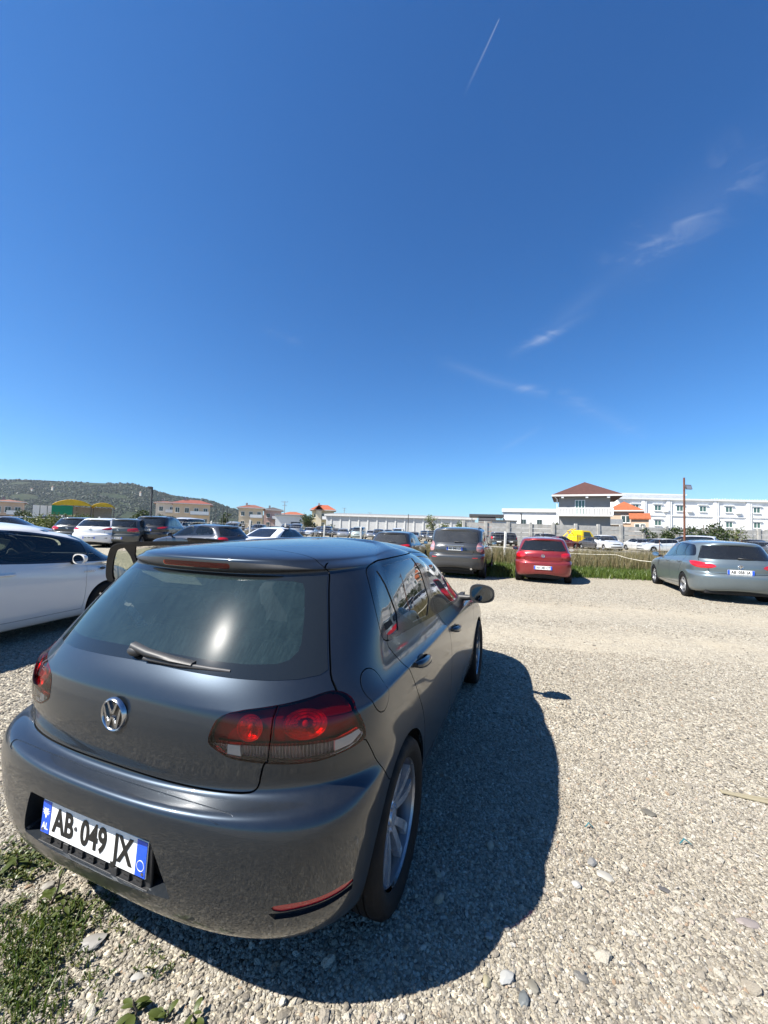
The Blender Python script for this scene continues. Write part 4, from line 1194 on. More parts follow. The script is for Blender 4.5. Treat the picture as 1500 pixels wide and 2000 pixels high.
    for sd in 'rl':
        S.part('trim_' + sd, 'window_trim', 'black_gloss', root)
        for k in range(len(glasses)): S.part('glass%d_%s' % (k, sd), 'side_window', GM, root, off=-.004)
        S.part('tail_' + sd, 'tail_light', g('tail_mat', 'tail_red'), root, off=.003, rim=.004 if det < 2 else 0)
        if g('tail_clear'): S.part('tailc_' + sd, 'reversing_light', 'lamp_clear', root, off=.003)
        S.part('head_' + sd, 'headlight', 'head_lamp', root, off=.003)
    S.part('rearwin', 'rear_window', g('rear_glass', GM), root, off=.001)
    S.part('windscreen', 'windscreen', g('front_glass', GM), root, off=.001)
    S.part('grille', 'grille', 'plastic_black', root, off=-.008)
    rad = g('wheel', .316); st = g('rim', 'five')
    for x in (-1, 1):
        for wy in (ro, ro + wb):
            add_wheel(root, x * (W / 2 - .105), wy, rad, .205, rad * .69, st, 48 if det < 2 else 18, disc=det == 0, tread=det < 2, spin=wy, mat=g('rim_mat', 'alloy'))
    bm = bmesh.new(); add_box(bm, (0, L / 2, .28 + lift), (W * .74, L * .90, .16), None, .03); bm_obj('underbody', bm, 'rubber', root)
    if det < 2:
        for wy in (ro, ro + wb):
            bm = bmesh.new(); add_box(bm, (0, wy, .46), (W * .62, .78, .62)); bm_obj('wheel_well', bm, 'rubber', root)
    # door mirrors
    for sg in (1, -1):
        ym = Y(2.70 + cab * g('mir', .55)); zm = Z(1.0)
        if det < 2: m = build_mirror(root, sg, (sg * (W / 2 - .05), ym, zm), P, dict(w=.19, h=.14, d=.11)); [setattr(c, 'color', col) for c in m.children]
        else:
            bm = bmesh.new(); add_box(bm, (sg * (W / 2 + .04), ym, zm), (.18, .10, .13), None, .03); m = bm_obj('door_mirror', bm, P, root); m.color = col
    # handles
    if det < 2:
        for sg in (1, -1):
            for hy, hz in ((1.02, .905), (1.955, .868)):
                bm = bmesh.new(); add_box(bm, (sg * (W / 2 * .995 + .006), Y(hy), Z(hz)), (.035, .21, .03), None, .012); h = bm_obj('door_handle', bm, P, root, True, 60); h.color = col
    bm = None
    ply = g('plate_y', None); pz = Z(g('plate_z', .485))
    if ply is None:
        k = np.argmin(np.abs(S.F[:, S.F.shape[1] // 2, 2] - pz) + (S.F[:, S.F.shape[1] // 2, 1] > .6) * 9); ply = S.F[k, S.F.shape[1] // 2, 1]
    if g('plate', True) is not False:
        if det < 2: number_plate(root, g('plate') or [], (g('plate_x', 0), ply - .012, pz), detail=False)
        else: box('number_plate', (0, ply - .012, pz), (.5, .02, .11), 'plate_white', root)
    if g('badge') and det < 2:
        bz = Z(g('badge_z', .87)); k = np.argmin(np.abs(S.F[:, S.F.shape[1] // 2, 2] - bz) + (S.F[:, S.F.shape[1] // 2, 1] > .6) * 9); by = S.F[k, S.F.shape[1] // 2, 1]
        bm = bmesh.new(); add_lathe(bm, [(.042, -.012), (.050, -.016), (.056, -.012), (.058, .004)], 24, 'y', (0, by, bz)); add_box(bm, (0, by - .006, bz), (.07, .012, .018)); add_box(bm, (0, by - .006, bz), (.018, .012, .07))
        bm_obj('badge', bm, 'chrome', root, True, 50)
    if det < 2 and not g('sedan'):
        wy_ = Y(.20 * sl); bm = bmesh.new(); k = np.argmin(np.abs(S.F[:, S.F.shape[1] // 2, 2] - Z(1.06)) + (S.F[:, S.F.shape[1] // 2, 1] > .9) * 9); yy = S.F[k, S.F.shape[1] // 2, 1]
        add_tube(bm, [(-.02, yy - .03, Z(1.06)), (.15, yy - .025, Z(1.052)), (.30, yy + .0, Z(1.045))], [.018, .012, .008], 6); bm_obj('rear_wiper', bm, 'plastic_black', root, True)
    if g('rails'):
        for sg in (1, -1):
            jj = S.F.shape[1] // 2
            def top(x, y):
                d = (S.F[:, :, 0] - x) ** 2 + (S.F[:, :, 1] - y) ** 2 + (S.F[:, :, 2] < zb + .2) * 9
                return S.F.reshape(-1, 3)[np.argmin(d)][2]
            xr = X(.55, 1.45); P4 = [(Y(a), dz) for a, dz in ((.78, -.005), (.95, .045), (1.9, .05), (2.2, 0.0))]
            tube('roof_rail', [(sg * xr, yy, top(xr, yy) + dz) for yy, dz in P4], .018, g('rail_mat', 'plastic_black'), root, 8)
    S.bm.free()
    return root
def copy_tree(o, parent=None, col=None):
    c = o.copy(); COL.objects.link(c); c.parent = parent
    if col is not None and c.type == 'MESH': c.color = (*col, 1)
    for ch in list(o.children): copy_tree(ch, c, col)
    return c
def gz(x, y):
    """the lot rises very gently away from the camera, more so to the left"""
    r = min(1, max(0, (y - 5) / 15)); r = r * r * (3 - 2 * r); l = min(1, max(0, (-x - 1) / 9)); l = l * l * (3 - 2 * l)
    return r * (.09 + .24 * l)
def gpt(px, py):
    p = ground(px, py, 0.0)
    for _ in range(6): p = ground(px, py, gz(p.x, p.y))
    return p
def place(o, x, y, head, z=None, label=None, cat='car', group=None):
    o.location = (x, y, gz(x, y) if z is None else z); o.rotation_euler = (0, 0, -R(head))
    if label: tag(o, label, cat, group)
    return o
# ------------------------------------------------------------------ cars around the lot, each in its own place
def by_px(o, px, Y, head, label, cat='car', group=None):
    """stand the rear bumper centre at depth Y under photo column px"""
    x = at(px, 1036, Y).x
    return place(o, x, Y, head, None, label, cat, group)
GREY = (.085, .09, .095)
# white hatchback beside us, nose to the right
c = build_car('parked_car', dict(L=4.46, W=1.76, H=1.53, ro=.93, wb=2.70, zb=.985, cab=.60, mir=.12, hood=.03, detail=0, col=(.68, .665, .63), paint='car_paint_solid', glass='prius_glass', front_glass='prius_glass', rear_glass='car_glass',
     slope=1.3, wheel=.318, rim='ten', plate=False, tumble=.97))
place(c, -5.73, 2.66, 10.0, 0.0, 'white hatchback beside the dark grey hatchback, cut off by the picture edge')
it = interior(c); it.location = (0, .22, .02)
o = text_mesh('HYBRID', .040, 'chrome_dull', 'fender_letters', c, sx=1.3); o.rotation_euler = (R(90), 0, R(90)); o.location = (.884, 3.30, .83)
bm = bmesh.new(); bmesh.ops.create_uvsphere(bm, u_segments=14, v_segments=8, radius=1)
for v in bm.verts: v.co = Vector((.872 + v.co.x * .012, 3.52 + v.co.y * .05, .86 + v.co.z * .022))
bm_obj('side_repeater', bm, 'plastic_dark', c, True)
# red hatchback
c = build_car('parked_car', dict(L=3.97, W=1.682, H=1.462, ro=.67, wb=2.47, zb=.96, detail=1, col=(.21, .002, .006), paint='car_paint', tail='polo', tail_mat='tail_red', glass='car_glass', rim='five', wheel=.305, plate=[('AA', -.14, .10), ('383', .01, .10), ('OT', .15, .10)], plate_z=.50, badge=True, badge_z=.86))
place(c, 4.98, 12.15, 22.0, None, 'bright red small hatchback parked at the edge of the grass', 'car')
t = tube('roof_aerial', [(0, .62, 1.45), (0, .45, 1.62)], .008, 'plastic_black', c, 6)
RED = c
# dusty grey SUV
c = build_car('parked_suv', dict(L=4.63, W=1.85, H=1.72, ro=.93, wb=2.707, zb=1.10, detail=1, col=(.040, .042, .045), paint='car_paint_dusty', tail='suv', tail_mat='tail_pale', tail_clear=[(.68, .88), (.68, .93), (.83, .93), (.835, .88)], glass='car_glass_dusty', rim='five', wheel=.355, arch=.40, slope=.42, tumble=1.15, ne=(3.8, 3.4),
     lift=.08, guard=True, reflect=True, rails=True, plate=[('AB', -.14, .10), ('840', .01, .10), ('LO', .15, .10)], plate_z=.86, plate_x=0))
place(c, 2.30, 12.65, 20.0, None, 'dusty dark grey SUV with roof rails, parked left of the red hatchback', 'car')
box('chrome_strip', (0, -.0 + .055, 1.085), (.62, .05, .05), 'chrome_dull', c, None, .012)
tube('exhaust_tip', [(.55, .02, .36), (.55, .3, .37)], .035, 'chrome', c, 12)
# dark hatchback just beyond the grey roof
c = build_car('parked_car', dict(detail=1, col=(.012, .016, .022), paint='car_paint', tail='golf', glass='car_glass_dusty', rim='five', badge=True, plate=[('AA', -.14, .10), ('615', .01, .10), ('KR', .15, .10)]))
by_px(c, 757, 15.2, 17.0, 'near-black hatchback just above the grey roof, left of the dusty SUV')
DARKHATCH = c
# silver estate on the right
c = build_car('parked_car', dict(L=4.70, W=1.814, H=1.535, ro=1.02, wb=2.685, zb=1.0, detail=1, col=(.105, .14, .16), paint='car_paint', tail='astra', glass='car_glass', rim='five', wheel=.325, slope=.62, wagon=True, badge=True, badge_z=.86, plate_z=.74,
     plate=[('AB', -.14, .10), ('058', .01, .10), ('IA', .15, .10)], tumble=1.03))
place(c, 8.62, 9.35, 21.0, None, 'silver grey estate car at the right, number AB 058 IA')
# white saloon behind the roof
c = build_car('parked_car', dict(L=4.62, W=1.80, H=1.44, ro=1.0, wb=2.75, zb=.93, sedan=True, detail=1, col=(.72, .73, .74), paint='car_paint_solid', tail='sedan', glass='car_glass', plate=None, tumble=.98))
by_px(c, 478, 15.2, 21.0, 'white saloon with dark windows peeping over the dark grey car\'s roof')
WHITESALOON = c
# dark blue hatchback, side on
c = build_car('parked_car', dict(L=4.10, W=1.76, H=1.46, ro=.72, wb=2.52, detail=1, col=(.014, .020, .034), paint='car_paint', tail='polo', glass='door_glass', rear_glass='car_glass', rim='seven', plate=None, slope=1.15))
by_px(c, 473, 15.0, -69.0, 'dark blue hatchback standing broadside behind the open car doors')
it = interior(c); it.location = (0, -.05, -.02); it.scale = (.96, .97, .98)
tube('roof_aerial', [(0, .62, 1.44), (0, .48, 1.62)], .01, 'plastic_black', c, 6)
# the row on the left
c = build_car('parked_car', dict(detail=1, col=(.020, .024, .028), paint='car_paint', tail='golf', glass='car_glass', rim='five', badge=True, plate=[('AA', -.14, .10), ('327', .01, .10), ('RS', .15, .10)]))
by_px(c, 128, 20.6, -11.0, 'dark grey hatchback leftmost in the row, beside the white hatchback with slanted lights'); ROWA = c
c = build_car('parked_car', dict(L=4.30, W=1.78, H=1.47, ro=.80, wb=2.65, detail=1, col=(.74, .74, .75), paint='car_paint_solid', tail='wing', glass='car_glass', rim='five', badge=True, badge_z=.89, slope=1.25, fogs=True, plate=[('AA', -.14, .10), ('904', .01, .10), ('HM', .15, .10)]))
by_px(c, 174, 18.7, -12.0, 'white hatchback with slanted red tail lights between two dark hatchbacks')
c = build_car('parked_car', dict(detail=1, col=(.050, .056, .056), paint='car_paint', tail='golf', glass='car_glass', rim='five', badge=True, plate=[('AB', -.14, .10), ('216', .01, .10), ('DE', .15, .10)]))
by_px(c, 228, 19.2, -10.0, 'grey-green hatchback right of the white hatchback with slanted lights')
c = build_car('parked_suv', dict(L=4.70, W=1.88, H=1.69, ro=.95, wb=2.70, zb=1.08, detail=1, col=(.010, .011, .014), paint='car_paint', tail='wing', glass='car_glass', rim='five', wheel=.35, arch=.39, slope=.95, lift=.07, badge=True, badge_z=.92, plate_z=.80, rails=True, ne=(3.2, 3.2), tumble=1.07, plate=[('AA', -.14, .10), ('738', .01, .10), ('SC', .15, .10)]))
by_px(c, 283, 20.2, -8.0, 'black SUV with roof rails behind the dark blue hatchback')
c = build_car('parked_car', dict(L=4.69, W=1.81, H=1.45, ro=1.0, wb=2.84, zb=.95, sedan=True, detail=1, col=(.26, .27, .28), paint='car_paint', tail='sedan', glass='car_glass', rim='ten', rim_mat='alloy_dark', plate=None))
by_px(c, -108, 19.7, 76.0, 'silver saloon side-on at the left edge, beyond the white hatchback')
# ------------------------------------------------------------------ ground
def gravel_mat():
    m = NT('gravel_ground'); c = m.coords()
    def vor(sc, feat='F1', rnd_=1.0):
        v = m.n('TexVoronoi', Scale=float(sc), Randomness=rnd_, _feature=feat); m.link(c, v.inputs['Vector']); return v
    big = m.noise(.35, 5, .6, c); mid = m.noise(2.3, 6, .65, c)
    v1 = vor(55); v2 = vor(24); v3 = vor(110)
    s1 = m.n('SeparateColor'); m.link(v1.outputs['Color'], s1.inputs[0])
    s2 = m.n('SeparateColor'); m.link(v2.outputs['Color'], s2.inputs[0])
    stone = m.ramp(s1.outputs[0], [(0.0, (0.138, 0.126, 0.105)), (.25, (0.268, 0.240, 0.190)), (.55, (0.372, 0.332, 0.260)), (.8, (0.458, 0.413, 0.326)), (1.0, (0.570, 0.531, 0.443))])
    stone2 = m.ramp(s2.outputs[1], [(0.0, (0.164, 0.147, 0.121)), (.5, (0.346, 0.308, 0.238)), (1.0, (0.518, 0.472, 0.381))])
    stone = m.mix(.4, stone, stone2)
    edge = vor(55, 'DISTANCE_TO_EDGE')
    gap = m.math('SUBTRACT', 1.0, m.math('MULTIPLY', edge.outputs['Distance'], 14.0), clamp=True)
    col = m.mix(m.math('MULTIPLY', gap, .62), stone, (0.086, 0.076, 0.058))
    # compacted wheel tracks: finer, sandier ground in two long bands
    sx = m.n('SeparateXYZ'); m.link(c, sx.inputs[0])
    wob = m.math('MULTIPLY', m.math('SUBTRACT', m.noise(.22, 3, .5, c), .5), 3.2)
    def band(y0, slope, w):
        d = m.math('ABSOLUTE', m.math('ADD', m.math('SUBTRACT', sx.outputs[1], y0), m.math('ADD', m.math('MULTIPLY', sx.outputs[0], slope), wob)))
        return m.math('SUBTRACT', 1.0, m.math('DIVIDE', d, w), clamp=True)
    tr = m.math('MAXIMUM', band(8.9, .18, 1.5), band(6.4, .20, 1.0))
    tr = m.math('MULTIPLY', tr, m.math('MULTIPLY', m.math('SUBTRACT', mid, .22), 2.2, clamp=True), clamp=True)
    sand = m.mix(m.noise(9, 6, .7, c), (0.294, 0.253, 0.187), (0.432, 0.384, 0.292))
    col = m.mix(m.math('MULTIPLY', tr, .9), col, sand)
    dirt = m.math('MULTIPLY', m.math('SUBTRACT', big, .50), 3.0, clamp=True)
    col = m.mix(m.math('MULTIPLY', dirt, .30), col, (0.259, 0.206, 0.132))
    col = m.mix(m.math('MULTIPLY', mid, .35), col, m.mix(1.0, col, (.72, .70, .66), 'MULTIPLY'))
    p = m.pbsdf(Base_Color=col, Roughness=.92, Specular_IOR_Level=.25)
    h = m.math('ADD', m.math('MULTIPLY', v1.outputs['Distance'], -1.0), m.math('MULTIPLY', v2.outputs['Distance'], -.8))
    h = m.math('MULTIPLY', h, m.math('SUBTRACT', 1.0, m.math('MULTIPLY', tr, .7)))
    m.link(m.bump(h, .85, .018), p.inputs['Normal'])
    return m.done(p.outputs[0])
gravel_mat()
def axis_pts(lo, hi, fine_lo, fine_hi, step):
    a = list(np.arange(fine_lo, fine_hi + 1e-6, step)); x = fine_lo; d = step
    while x > lo: d *= 1.35; x -= d; a.insert(0, max(x, lo))
    x = fine_hi; d = step
    while x < hi: d *= 1.35; x += d; a.append(min(x, hi))
    return a
xs = axis_pts(-2600, 2600, -16, 16, .8); ys = axis_pts(-60, 3200, -1, 24, .8)
V = [(x, y, gz(x, y)) for y in ys for x in xs]; nx = len(xs)
Fc = [(j * nx + i, j * nx + i + 1, (j + 1) * nx + i + 1, (j + 1) * nx + i) for j in range(len(ys) - 1) for i in range(nx - 1)]
g0 = mesh_obj('ground', V, Fc, 'gravel_ground', smooth=True); struct(g0)

# loose stones over the near ground
def stones_stuff():
    rs = np.random.RandomState(11)
    cam_cells = []
    def scatter(n, r0, r1, smin, smax, sk, side=False):
        u = rs.rand(n); r = np.sqrt(r0 * r0 + u * (r1 * r1 - r0 * r0)); az = np.radians(rs.uniform(-52, 54, n)) if not side else np.radians(np.where(rs.rand(n) < .5, rs.uniform(-125, -52, n), rs.uniform(54, 125, n)))
        x, y = r * np.sin(az), r * np.cos(az)
        s = smin * (smax / smin) ** (rs.rand(n) ** sk)
        m = np.ones(n, bool)
        # the sandy wheel tracks carry fewer stones
        tr = (np.abs(y - 8.6 + .18 * x) < .8) | (np.abs(y - 6.6 + .20 * x) < .7)
        m &= ~(tr & (rs.rand(n) < .93))
        return np.stack([x, y], 1)[m], s[m]
    sets = [scatter(125000, .75, 3.3, .0026, .0075, 1.25), scatter(6500, .75, 3.6, .007, .0135, 1.8), scatter(330, .8, 5.0, .013, .024, 2.2),
            scatter(90000, 3.2, 7.2, .0045, .0105, 1.4), scatter(3500, 3.2, 9, .009, .018, 1.9), scatter(20000, 7, 13.5, .008, .016, 1.5)]
    sets += [scatter(52000, .1, 3.4, .0034, .0080, 1.25, True), scatter(4000, .3, 4, .007, .0135, 1.8, True), scatter(42000, 3.3, 7.5, .0050, .0110, 1.4, True), scatter(6000, .02, .78, .0032, .0080, 1.3)]
    P = np.concatenate([a for a, b in sets]); Sz = np.concatenate([b for a, b in sets]); n = len(P)
    z = np.array([gz(a, b) for a, b in P])
    sc = np.stack([Sz * rs.uniform(.85, 1.5, n), Sz * rs.uniform(.7, 1.05, n), Sz * rs.uniform(.40, .75, n)], 1)
    me = bpy.data.meshes.new('gravel'); me.from_pydata(np.column_stack([P, z + sc[:, 2] * rs.uniform(.15, .55, n)]).tolist(), [], [])
    a = me.attributes.new('scl', 'FLOAT_VECTOR', 'POINT'); a.data.foreach_set('vector', sc.ravel().astype(np.float32))
    rot = np.stack([rs.normal(0, .35, n), rs.normal(0, .35, n), rs.uniform(0, 6.283, n)], 1)
    a = me.attributes.new('rot', 'FLOAT_VECTOR', 'POINT'); a.data.foreach_set('vector', rot.ravel().astype(np.float32))
    a = me.attributes.new('idx', 'INT', 'POINT'); a.data.foreach_set('value', rs.randint(0, 7, n).astype(np.int32))
    m = NT('gravel_stone')
    r = m.n('ObjectInfo').outputs['Random']; c = m.coords()
    col = m.ramp(r, [(0.0, (0.177, 0.160, 0.137)), (.08, (0.244, 0.219, 0.179)), (.28, (0.333, 0.299, 0.245)), (.55, (0.407, 0.370, 0.301)), (.80, (0.473, 0.439, 0.366)), (.93, (0.533, 0.504, 0.444)), (.97, (0.370, 0.263, 0.173)), (1.0, (0.593, 0.577, 0.537))])
    col = m.mix(m.math('MULTIPLY', m.noise(3.0, 5, .65, c), .55), col, m.mix(1.0, col, (.55, .53, .5), 'MULTIPLY'))
    wp_ = m.n('NewGeometry').outputs['Position']
    col = m.mix(m.math('MULTIPLY', m.math('SUBTRACT', m.noise(.55, 5, .6, wp_), .42), 1.6, clamp=True), col, m.mix(1.0, col, (.66, .60, .52), 'MULTIPLY'))
    col = m.mix(m.math('MULTIPLY', m.math('SUBTRACT', m.noise(2.4, 4, .6, wp_), .50), 1.8, clamp=True), col, m.mix(.55, col, (.36, .33, .28)))
    p = m.pbsdf(Base_Color=col, Roughness=.85, Specular_IOR_Level=.3); m.link(m.bump(m.noise(2.2, 6, .7, c), .5, .2), p.inputs['Normal']); m.done(p.outputs[0])
    ng = bpy.data.node_groups.new('scatter_stones', 'GeometryNodeTree')
    ng.interface.new_socket('Geometry', in_out='INPUT', socket_type='NodeSocketGeometry'); ng.interface.new_socket('Geometry', in_out='OUTPUT', socket_type='NodeSocketGeometry')
    N = ng.nodes.new; L = ng.links.new
    gi = N('NodeGroupInput'); go = N('NodeGroupOutput'); ins = N('GeometryNodeInstanceOnPoints'); g2i = N('GeometryNodeGeometryToInstance')
    for k in range(7):
        ico = N('GeometryNodeMeshIcoSphere'); ico.inputs['Radius'].default_value = 1.0; ico.inputs['Subdivisions'].default_value = 2 if k < 5 else 3
        sp_ = N('GeometryNodeSetPosition'); pos = N('GeometryNodeInputPosition'); tx = N('ShaderNodeTexNoise'); tx.noise_dimensions = '4D'
        tx.inputs['W'].default_value = k * 7.3; tx.inputs['Scale'].default_value = (.75, .9, 1.1, .8, 1.4, .7, .95)[k]; tx.inputs['Detail'].default_value = 2.5
        sb = N('ShaderNodeVectorMath'); sb.operation = 'SUBTRACT'; sb.inputs[1].default_value = (.5, .5, .5)
        ml = N('ShaderNodeVectorMath'); ml.operation = 'SCALE'; ml.inputs['Scale'].default_value = (1.7, 1.5, 1.9, 1.1, 1.6, .7, 1.3)[k]
        L(pos.outputs[0], tx.inputs['Vector']); L(tx.outputs['Color'], sb.inputs[0]); L(sb.outputs[0], ml.inputs[0]); L(ico.outputs[0], sp_.inputs['Geometry']); L(ml.outputs[0], sp_.inputs['Offset'])
        sm = N('GeometryNodeSetMaterial'); sm.inputs['Material'].default_value = MATS['gravel_stone']; L(sp_.outputs[0], sm.inputs[0])
        last = sm
        if k >= 5:
            ss = N('GeometryNodeSetShadeSmooth'); L(sm.outputs[0], ss.inputs[0]); last = ss
        L(last.outputs[0], g2i.inputs[0])
    def attr(nm, dt):
        a = N('GeometryNodeInputNamedAttribute'); a.data_type = dt; a.inputs['Name'].default_value = nm; return a.outputs['Attribute']
    L(gi.outputs[0], ins.inputs['Points']); L(g2i.outputs[0], ins.inputs['Instance']); ins.inputs['Pick Instance'].default_value = True
    L(attr('idx', 'INT'), ins.inputs['Instance Index']); L(attr('rot', 'FLOAT_VECTOR'), ins.inputs['Rotation']); L(attr('scl', 'FLOAT_VECTOR'), ins.inputs['Scale'])
    L(ins.outputs[0], go.inputs[0])
    o = bpy.data.objects.new('gravel', me); COL.objects.link(o); md = o.modifiers.new('scatter', 'NODES'); md.node_group = ng
    me.materials.append(MATS['gravel_stone'])
    struct(o, 'stuff', 'loose pale grey and beige gravel covering the parking lot'); return o
stones_stuff()

# a few stones one can pick out
def rock(name, px, py, sz, col, label, seed, flat=.55, elong=1.5, rz=0.0, rough=.5, smooth=True):
    rs = np.random.RandomState(seed); bm = bmesh.new(); bmesh.ops.create_icosphere(bm, subdivisions=3, radius=1)
    k = rs.normal(0, 1, (16, 3)); k /= np.linalg.norm(k, axis=1, keepdims=True); d = rs.uniform(.62, .92, 16)
    for v in bm.verts:
        n = np.array(v.co); r = 1.0
        for a, b in zip(k, d):
            t = n @ a
            if t > 1e-3: r = min(r, b / t) if rough > .3 else min(r, max(b / t, .70))
        r *= 1 + .05 * math.sin(n[0] * 5 + seed) * math.sin(n[1] * 6 + n[2] * 4 + seed * 2)
        v.co = Vector((n[0] * r * elong, n[1] * r, n[2] * r * flat)) * sz
    p = gpt(px, py); o = bm_obj(name, bm, 'obj_colour', None, smooth, 15 if rough > .3 else 24)
    o.scale = (.74, .74, .62); col = tuple(q * .55 for q in col)
    o.location = (p.x, p.y, p.z + sz * flat * .4); o.rotation_euler = (0, 0, rz); o.color = (*col, 1)
    return tag(o, label, 'stone')
rock('stone', 1268, 1590, .036, (.20, .185, .15), 'smooth oval grey-brown stone lying alone in the open gravel right of the car', 1, .5, 1.5, -.5, .2)
rock('stone', 1156, 1688, .030, (.36, .35, .33), 'angular grey stone just below the white pebble cluster on the right', 2, .8, 1.2, .3)
rock('stone', 1125, 1732, .026, (.60, .58, .53), 'rounded pale stone near the edge of the car shadow', 3, .8, 1.1)
rock('stone', 1180, 1712, .032, (.58, .55, .48), 'long pale stone slanting beside the angular grey stone', 4, .5, 1.9, -.7)
rock('stone', 1298, 1740, .026, (.17, .16, .15), 'dark slate-coloured stone on the right side of the gravel', 5, .4, 1.5, -.4)
rock('stone', 950, 1920, .024, (.55, .49, .32), 'yellowish pebble at the lower edge of the car shadow', 6, .7, 1.3, 1.2, .2)
rock('stone', 990, 1916, .034, (.60, .60, .57), 'largest pale angular stone below the car shadow', 7, .6, 1.3, .2)
rock('stone', 1043, 1932, .028, (.27, .25, .20), 'brown-grey pebble right of the largest pale stone', 8, .6, 1.3, -1.0, .2)
rock('stone', 1022, 1955, .026, (.22, .24, .24), 'dark grey wedge-shaped stone under the largest pale stone', 9, .7, 1.5, 1.0)
rock('stone', 1135, 1912, .027, (.23, .22, .20), 'dark rounded pebble alone at the bottom right of the car shadow', 10, .6, 1.3, -.6, .2)
rock('stone', 1460, 1806, .034, (.42, .36, .33), 'long pinkish stone near the right edge of the picture', 12, .45, 2.0, -.2)
rock('stone', 268, 1912, .022, (.62, .60, .56), 'white rounded pebble in front of the number plate, near the weeds', 13, .7, 1.3, .3, .2)
rock('stone', 95, 1732, .030, (.46, .42, .36), 'smooth tan pebble under the left corner of the bumper', 14, .6, 1.4, .8, .2)
rock('stone', 180, 1845, .046, (.50, .48, .45), 'tilted grey slab of stone at the edge of the weeds', 15, .45, 1.6, .6)
rock('stone', 955, 1832, .020, (.50, .48, .44), 'small pale stone caught half in the car shadow', 16, .7, 1.2)
p = gpt(1462, 1562); bm = bmesh.new()
add_box(bm, (0, 0, .012), (.27, .030, .012), (0, .03, 0), .004); add_box(bm, (.06, .018, .016), (.24, .016, .010), (0, .0, .10), .003)
o = bm_obj('wood_splinter', bm, 'obj_colour'); o.location = p; o.rotation_euler = (0, 0, -.35); o.color = (.30, .26, .17, 1); tag(o, 'pale splintered strip of wood lying on the gravel', 'wood')
for px, py, s, lb in ((1151, 1620, .02, 'tiny teal scrap of plastic left of the oval stone'), (1339, 1653, .03, 'teal scrap of plastic right of the oval stone')):
    p = gpt(px, py); bm = bmesh.new(); add_tube(bm, [(-s, 0, .012), (0, s * .3, .03), (s * .9, -s * .2, .015)], [.0025, .004, .002], 5)
    o = bm_obj('plastic_scrap', bm, 'obj_colour'); o.location = p; o.color = (.02, .14, .17, 1); tag(o, lb, 'litter')

# ------------------------------------------------------------------ grass and weeds
def leafmat(name, a, b, c_, trans=.25, obj_var=True):
    m = NT(name); c = m.coords('Object'); rn = m.n('NewGeometry').outputs['Random Per Island']
    col = m.ramp(rn, [(0, a), (.5, b), (1, c_)])
    col = m.mix(m.math('MULTIPLY', m.noise(.8, 4, .6, c), .5), col, m.mix(1.0, col, (.6, .62, .55), 'MULTIPLY'))
    d = m.n('BsdfDiffuse', Color=col); t = m.n('BsdfTranslucent', Color=m.mix(1.0, col, (1.1, 1.15, .7), 'MULTIPLY'))
    gl = m.n('BsdfGlossy', Roughness=.45, Color=(.5, .5, .5))
    x = m.n('MixShader'); m.set(x, 'i0', trans); m.link(d.outputs[0], x.inputs[1]); m.link(t.outputs[0], x.inputs[2])
    y = m.n('MixShader'); m.set(y, 'i0', .06); m.link(x.outputs[0], y.inputs[1]); m.link(gl.outputs[0], y.inputs[2])
    return m.done(y.outputs[0])
leafmat('grass_green', (.055, .095, .014), (.085, .135, .022), (.14, .165, .035))
leafmat('grass_dry', (.16, .125, .065), (.24, .195, .105), (.10, .105, .035), .2)
leafmat('weed_leaf', (.030, .050, .012), (.055, .080, .018), (.15, .15, .045))
leafmat('tree_leaf', (.022, .040, .012), (.040, .062, .018), (.060, .080, .022), .2)
leafmat('bush_leaf', (.06, .085, .02), (.10, .125, .03), (.16, .17, .05), .2)
leafmat('hill_leaf', (.010, .020, .011), (.016, .028, .014), (.026, .036, .018), .1)
simple('bark', (.10, .075, .05), .9, var=.4, scale=12, bump=.3)
def blades(name, pts, h0, h1, w, mat, rs, lean=.35, label=None):
    n = len(pts); h = rs.uniform(h0, h1, n); a = rs.uniform(0, 6.283, n); ld = rs.uniform(0, 6.283, n); ln = np.abs(rs.normal(0, lean, n)) * h
    dx, dy = np.cos(a) * w / 2, np.sin(a) * w / 2; lx, ly = np.cos(ld) * ln, np.sin(ld) * ln
    B = np.column_stack([pts, [gz(x, y) for x, y in pts]])
    V = np.empty((n, 5, 3))
    V[:, 0] = B + np.column_stack([-dx, -dy, np.full(n, -.02)]); V[:, 1] = B + np.column_stack([dx, dy, np.full(n, -.02)])
    mid = B + np.column_stack([lx * .35, ly * .35, h * .55])
    V[:, 2] = mid + np.column_stack([-dx * .8, -dy * .8, np.zeros(n)]); V[:, 3] = mid + np.column_stack([dx * .8, dy * .8, np.zeros(n)])
    V[:, 4] = B + np.column_stack([lx, ly, h])
    F = []
    for i in range(n):
        k = i * 5; F.append((k, k + 1, k + 3, k + 2)); F.append((k + 2, k + 3, k + 4))
    o = mesh_obj(name, V.reshape(-1, 3), F, mat); struct(o, 'stuff', label); return o
rs = np.random.RandomState(5)
FENCE = [(18.5, 16.2), (12.5, 17.6), (5.95, 19.3), (1.0, 22.0), (-4.2, 25.5), (-9.5, 28.0), (-15.5, 29.5), (-23, 30.5), (-33, 31.5)]
def fence_y(x):
    q = sorted(FENCE); return np.interp(x, [a for a, b in q], [b for a, b in q])
x = rs.uniform(2.2, 17, 46000); ye = 13.9 + .02 * np.sin(x * 2.1) + .35 * np.sin(x * .9 + 1) + .1 * (x > 9); y = ye + (fence_y(x) - 1.0 - ye) * rs.rand(46000) ** 1.2
y += rs.normal(0, .18, 46000)
blades('grass', np.column_stack([x, y]), .08, .30, .017, 'grass_green', rs, .45, 'short green grass along the edge of the gravel')
x = rs.uniform(-20, 19, 90000); y = fence_y(x) + rs.uniform(-2.1, 6.5, 90000)
